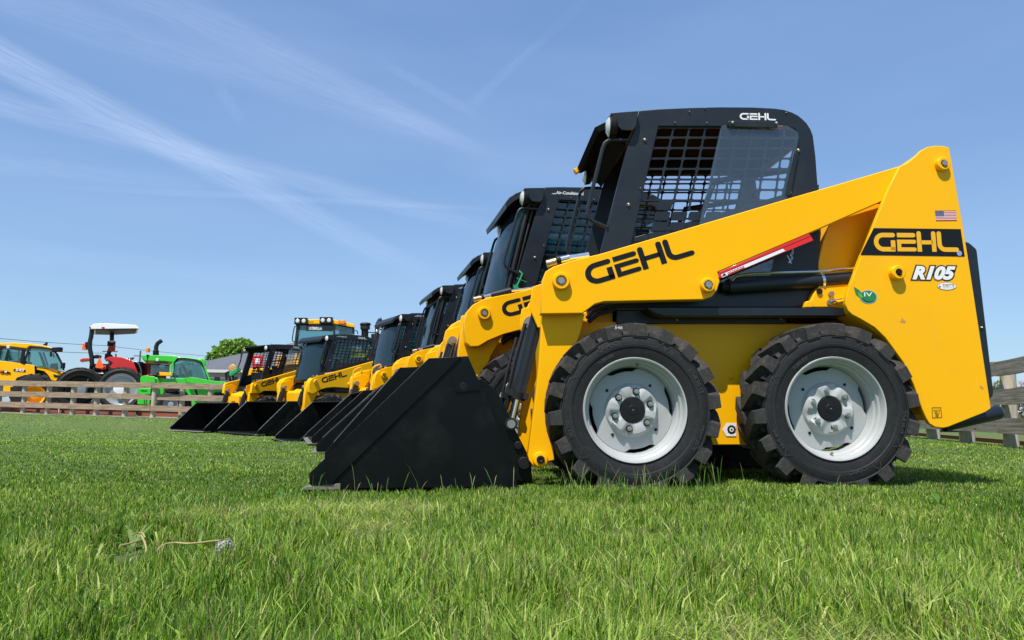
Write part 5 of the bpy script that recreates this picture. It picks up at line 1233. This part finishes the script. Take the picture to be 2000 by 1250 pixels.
m = M(); a = v.q(454, 719); m.lathe([(0, -.02), (.11, -.01), (.13, .02), (0, .03)], a, 'tan_edge', 18); v.part('disc', m)
m = M(); m.tube([v.q(462, 725), v.q(470, 705), v.q(472, 688)], .02, 'matte_black', 8); m.tube([v.q(443, 742), v.q(441, 728), v.q(446, 725), v.q(450, 745)], .04, 'matte_black', 8); m.tube([v.q(455, 727), v.q(455, 812)], .03, 'matte_black', 8); v.part('stand', m)
# barn
v = Veh('barn', 'low barn with a grey metal roof and pale walls beyond the green telehandler', 'barn', 440, 46.0, 812)
def wq(x, y, dy): p = W(x, y, v.Y+dy); return Vector((p[0]-v.o.x, dy, p[2]-v.o.z))
m = M(); e0, e1, r0_, r1_ = wq(398, 722, -.3), wq(660, 722, -.3), wq(402, 705, 4.5), wq(660, 652, 4.5)
b0_ = Vector((r0_.x, 9.5, e0.z)); b1_ = Vector((r1_.x, 9.5, e1.z)); dn = Vector((0, 0, -.1))
m.add([e0, e1, r1_, r0_, e0+dn, e1+dn, r1_+dn, r0_+dn], [(0, 1, 2, 3), (7, 6, 5, 4), (0, 4, 5, 1), (0, 3, 7, 4), (1, 5, 6, 2)], 'roof_grey')
m.add([r0_, r1_, b1_, b0_], [(0, 1, 2, 3)], 'roof_grey')
for i in range(40):
    t = i/39; m.tube([e0.lerp(e1, t)+Vector((0, 0, .02)), r0_.lerp(r1_, t)+Vector((0, 0, .02))], .025, 'roof_grey', 5)
v.part('roof', m, 0)
m = M(); w0 = v.q(401, 726, 0); w1 = v.q(655, 726, 0); bz = 0; m.box(w0.x, w1.x, 0, 9.8, -.2, w0.z+.0, 'wall_beige')
for i in range(9): z_ = w0.z-.14*i-.1; m.box(w0.x-.01, w1.x, -.02, 0, z_-.012, z_+.012, 'wall_beige')
v.part('wall', m, 0)
m = M(); m.box(e0.x, e1.x, -.34, -.28, e0.z-.16, e0.z+.02, 'trim_white'); q1 = v.q(400, 737, 0); m.box(w0.x-.02, w1.x, -.03, -.0, q1.z-.06, q1.z+.02, 'trim_white'); v.part('gutter', m, 0)
for a, b in ((419, 430), (455, 465), (520, 531)):
    m = M(); p = v.q(a, 745); q = v.q(b, 736.5); m.box(p.x, q.x, -.05, -.01, p.z, q.z, 'window_dark'); v.part('window', m, 0)
# ------------------------------------------------------------------ trees and shrubs
def leafmat(name, c1_, c2_, tr=.3):
    m = bpy.data.materials.new(name); m.use_nodes = True; t = m.node_tree; t.nodes.clear(); q = G(t)
    ge = q.n('ShaderNodeNewGeometry').outputs['Random Per Island']; c = q.ramp(ge, [(0, c1_), (1, c2_)])
    b = q.n('ShaderNodeBsdfPrincipled', i_Base_Color=c, i_Roughness=.55); tl = q.n('ShaderNodeBsdfTranslucent', i_Color=c)
    q.n('ShaderNodeOutputMaterial', i_Surface=q.n('ShaderNodeMixShader', i_0=tr, i_1=b.outputs[0], i_2=tl.outputs[0]).outputs[0]); MATS[name] = m
leafmat('leaf', (.08, .19, .02), (.3, .48, .06)); leafmat('blossom', (.5, .36, .36), (.75, .66, .66)); leafmat('shrub_leaf', (.1, .15, .05), (.3, .36, .18)); leafmat('olive_leaf', (.11, .12, .04), (.26, .25, .12))
def crown(name, parent, lobes, n, size, mt, seed=1):
    r = np.random.default_rng(seed); cs = []
    tot = sum(l[3]**2 for l in lobes)
    for (x, y, z, R) in lobes:
        k = int(n*R**2/tot); u = r.normal(size=(k, 3)); u /= np.linalg.norm(u, axis=1)[:, None]; rad = R*(.55+.5*r.random(k)**.6); rad *= 1+.34*np.sin(u[:, 0]*8+x)*np.cos(u[:, 2]*7+z)
        cs.append(np.array([x, y, z])+u*rad[:, None]*np.array([1, 1, .85]))
    c = np.concatenate(cs); k = len(c); a = r.normal(size=(k, 3)); a /= np.linalg.norm(a, axis=1)[:, None]; b = np.cross(a, r.normal(size=(k, 3))); b /= np.linalg.norm(b, axis=1)[:, None]
    s_ = size*(.6+.8*r.random(k))[:, None]; V = np.stack([c-a*s_, c-b*s_*.6, c+a*s_, c+b*s_*.6], 1).reshape(-1, 3); f = np.arange(4*k).reshape(k, 4)
    link(name, mesh_np(name, V, f, [mt]), parent)
def tree(name, label, cat, px, base, Y, lobes, n, size, mt, trunk, seed=1, bark='bark', group=None):
    b = W(px, base, Y); b[2] = yardz(b[0], Y); root = empty(name, b, label, cat, group)
    L_ = []
    for (lx, ly, R, dy) in lobes: p = W(lx, ly, Y); L_.append((p[0]-b[0], dy, p[2]-b[2], R*Y/F))
    crown('crown', root, L_, n, size, mt, seed)
    m = M(); top = np.mean([l[2] for l in L_]); m.tube([(0, 0, -.2), (.05, 0, top*.4), (0, .1, top)], [trunk, trunk*.75, trunk*.35], bark, 10)
    for (x, y, z, R) in L_: m.tube([(0, .05, top*.45), (x*.5, y*.5, (top*.45+z)/2+.1), (x, y, z)], [trunk*.45, trunk*.3, trunk*.1], bark, 7)
    link('trunk', m.mesh('trunk'), root); return root
tree('broadleaf_tree', 'round bright green tree rising behind the grey barn roof', 'tree', 458, 812, 62, [(455, 685, 24, 0), (433, 691, 20, .4), (475, 684, 21, -.3), (496, 690, 16, .3), (420, 699, 14, -.2), (455, 706, 30, .2), (490, 706, 24, 0), (512, 700, 14, .3), (445, 675, 13, 0), (466, 672, 12, .2), (528, 682, 9, .6), (520, 700, 16, .3), (484, 676, 12, 0)], 24000, .12, 'leaf', .3, 3)
for i, (px, Y, lb, lo, mt, n) in enumerate(((1958, 24, 'small tree in pale pink blossom behind the right hand fence', [(1952, 756, 14, 0), (1960, 770, 16, .5), (1945, 785, 18, 0), (1966, 790, 16, .3)], 'shrub_leaf', 900),
        (1990, 21, 'pale blossoming shrub beside the right edge of the picture', [(1995, 775, 16, 0), (2015, 765, 24, .3), (1985, 795, 18, .2), (2030, 790, 30, 0)], 'blossom', 1500),
        (1930, 30, 'olive hedge shrub low behind the lawn tractor', [(1915, 840, 22, 0), (1945, 835, 24, 1), (1890, 842, 20, .5), (1975, 838, 26, .5), (2010, 838, 30, 0)], 'olive_leaf', 4500),
        (1850, 34, 'dark green hedge shrub behind the black trailer', [(1850, 838, 24, 0), (1820, 838, 24, 1), (1790, 842, 20, .5)], 'leaf', 2500))):
    tree('shrub', lb, 'shrub', px, 858, Y, lo, n, .055 if i < 2 else .09, mt, .05, 20+i)
# lawn tractor, trailer and tank beyond the right hand fence
v = Veh('lawn_tractor', 'small green lawn tractor with a yellow stripe seen under the right hand fence', 'lawn tractor', 1932, 17.0, 866)
c4 = lambda *p: cv(p, 1780, 680, 5.682)
v.plane('hood', [(c4((728, 962), (800, 960), (945, 972), (950, 1035), (880, 1042), (730, 1040)), 0, .6, 'decal_green', .02), (c4((735, 980), (945, 988), (945, 998), (735, 992)), -.02, .0, 'decal_yellow')], .01)
v.plane('seat', [(c4((840, 940), (870, 938), (880, 962), (845, 962)), .1, .5, 'matte_black', .02), (c4((930, 945), (1010, 930), (1015, 1000), (940, 1000)), .1, .6, 'hose', .03), (c4((820, 1000), (870, 1000), (880, 1040), (820, 1040)), -.03, 0, 'matte_black')], .01)
big_wheel(v, 1955, 858, 9, 5, -.05, .2, 'decal_yellow', 0, 14); big_wheel(v, 1915, 861, 5.5, 3, -.05, .15, 'decal_yellow', 0, 12)
v = Veh('trailer', 'low black trailer standing in the dark behind the right hand fence', 'trailer', 1850, 16.0, 864)
v.plane('bed', [(c4((160, 905), (545, 905), (545, 1035), (160, 1035)), 0, 1.8, 'matte_black', .02)]); big_wheel(v, 1836, 859, 7, 4, -.1, .2, 'rim_grey', 0, 14); big_wheel(v, 1865, 859, 7, 4, -.1, .2, 'rim_grey', 0, 14)
v = Veh('water_tank', 'cream plastic tank at the right edge behind the fence post', 'tank', 2003, 16.5, 864)
m = M(); a = v.q(2003, 864); m.lathe([(.0, .26), (.05, .26), (.06, .23), (.11, .21), (.13, .15), (.13, 0), (0, 0)], (0, 0, 0), 'canopy_white', 20, axis='z'); v.part('shell', m); m = M(); m.lathe([(.0, .3), (.04, .3), (.04, .26)], (0, 0, 0), 'hose', 14, axis='z'); v.part('lid', m)
# utility poles and wires
def pole(px, top, Y, lb):
    b = W(px, 806, Y); b[2] = yardz(b[0], Y); t = W(px, top, Y); r_ = empty('utility_pole', b, lb, 'utility pole', 'utility poles beyond the yard')
    m = M(); m.tube([(0, 0, -.2), (0, 0, t[2]-b[2])], [.13, .09], 'bark', 8); link('pole', m.mesh('pole'), r_); m = M(); z = t[2]-b[2]-.6; m.box(-.7, .7, -.05, .05, z-.05, z+.05, 'bark'); link('crossarm', m.mesh('crossarm'), r_); return t
t1 = pole(205, 674, 70, 'thin utility pole seen between the red tractor posts'); t2 = pole(265, 685, 85, 'distant utility pole just left of the green telehandler')
def wire(label, p, q, sag):
    A = Vector(W(*p)); B = Vector(W(*q)); m = M(); m.tube([(B-A)*t-Vector((0, 0, sag*4*t*(1-t))) for t in [i/12 for i in range(13)]], .022, 'wire_mat', 5); tag(link('power_line', m.mesh('power_line'), None, loc=A), label, 'wire', 'power lines')
wire('upper power line crossing the sky above the yellow telehandler', (-60, 655, 60), (205, 675, 70), .1); wire('upper power line running from the nearer pole towards the barn', (205, 675, 70), (420, 696, 110), .1)
wire('lower power line between the yellow telehandler and the red tractor', (-60, 676, 60), (205, 690, 70), .1)
# ------------------------------------------------------------------ foreground: dandelion stalk, fallen and gone to seed
mat('stalk', (.42, .34, .13), .45, var=.15, vscale=60); mat('seed_fluff', (.4, .39, .35), .8, var=.3, vscale=300)
b0 = gp(238, 1066, .035); da = empty('dandelion', b0, 'fallen dandelion with a pale curled stalk and grey seed head in the grass', 'dandelion')
m = M(); pa = [gp(x, y, .05)-b0 for x, y in ((234, 1066), (252, 1062), (270, 1056), (283, 1050), (280, 1042), (268, 1040), (256, 1046))]; pb = [gp(x, y, .05)-b0 for x, y in ((276, 1046), (283, 1060), (286, 1072), (284, 1080))]
pc = [gp(x, y, .05)-b0 for x, y in ((308, 1074), (314, 1068), (325, 1062), (345, 1060), (368, 1062), (392, 1060), (412, 1057), (428, 1056))]
for q in (pa, pb, pc): m.tube(q, .0022, 'stalk', 8)
link('stalk', m.mesh('stalk'), da)
m = M(); hd = gp(440, 1070, .06)-b0
for i in range(420):
    u = Vector((random.gauss(0, 1), random.gauss(0, 1), random.gauss(0, 1))).normalized(); R = .0195*random.uniform(.75, 1.05); a = hd+u*R; s_ = u.orthogonal().normalized()*.0022; t_ = u.cross(s_)
    m.add([hd+u*.003, a-s_*.25, a+s_*.25], [(0, 1, 2)], 'seed_fluff'); m.add([a-s_, a-t_, a+s_, a+t_], [(0, 1, 2, 3)], 'seed_fluff')
link('seed_head', m.mesh('seed_head', smooth=False), da)
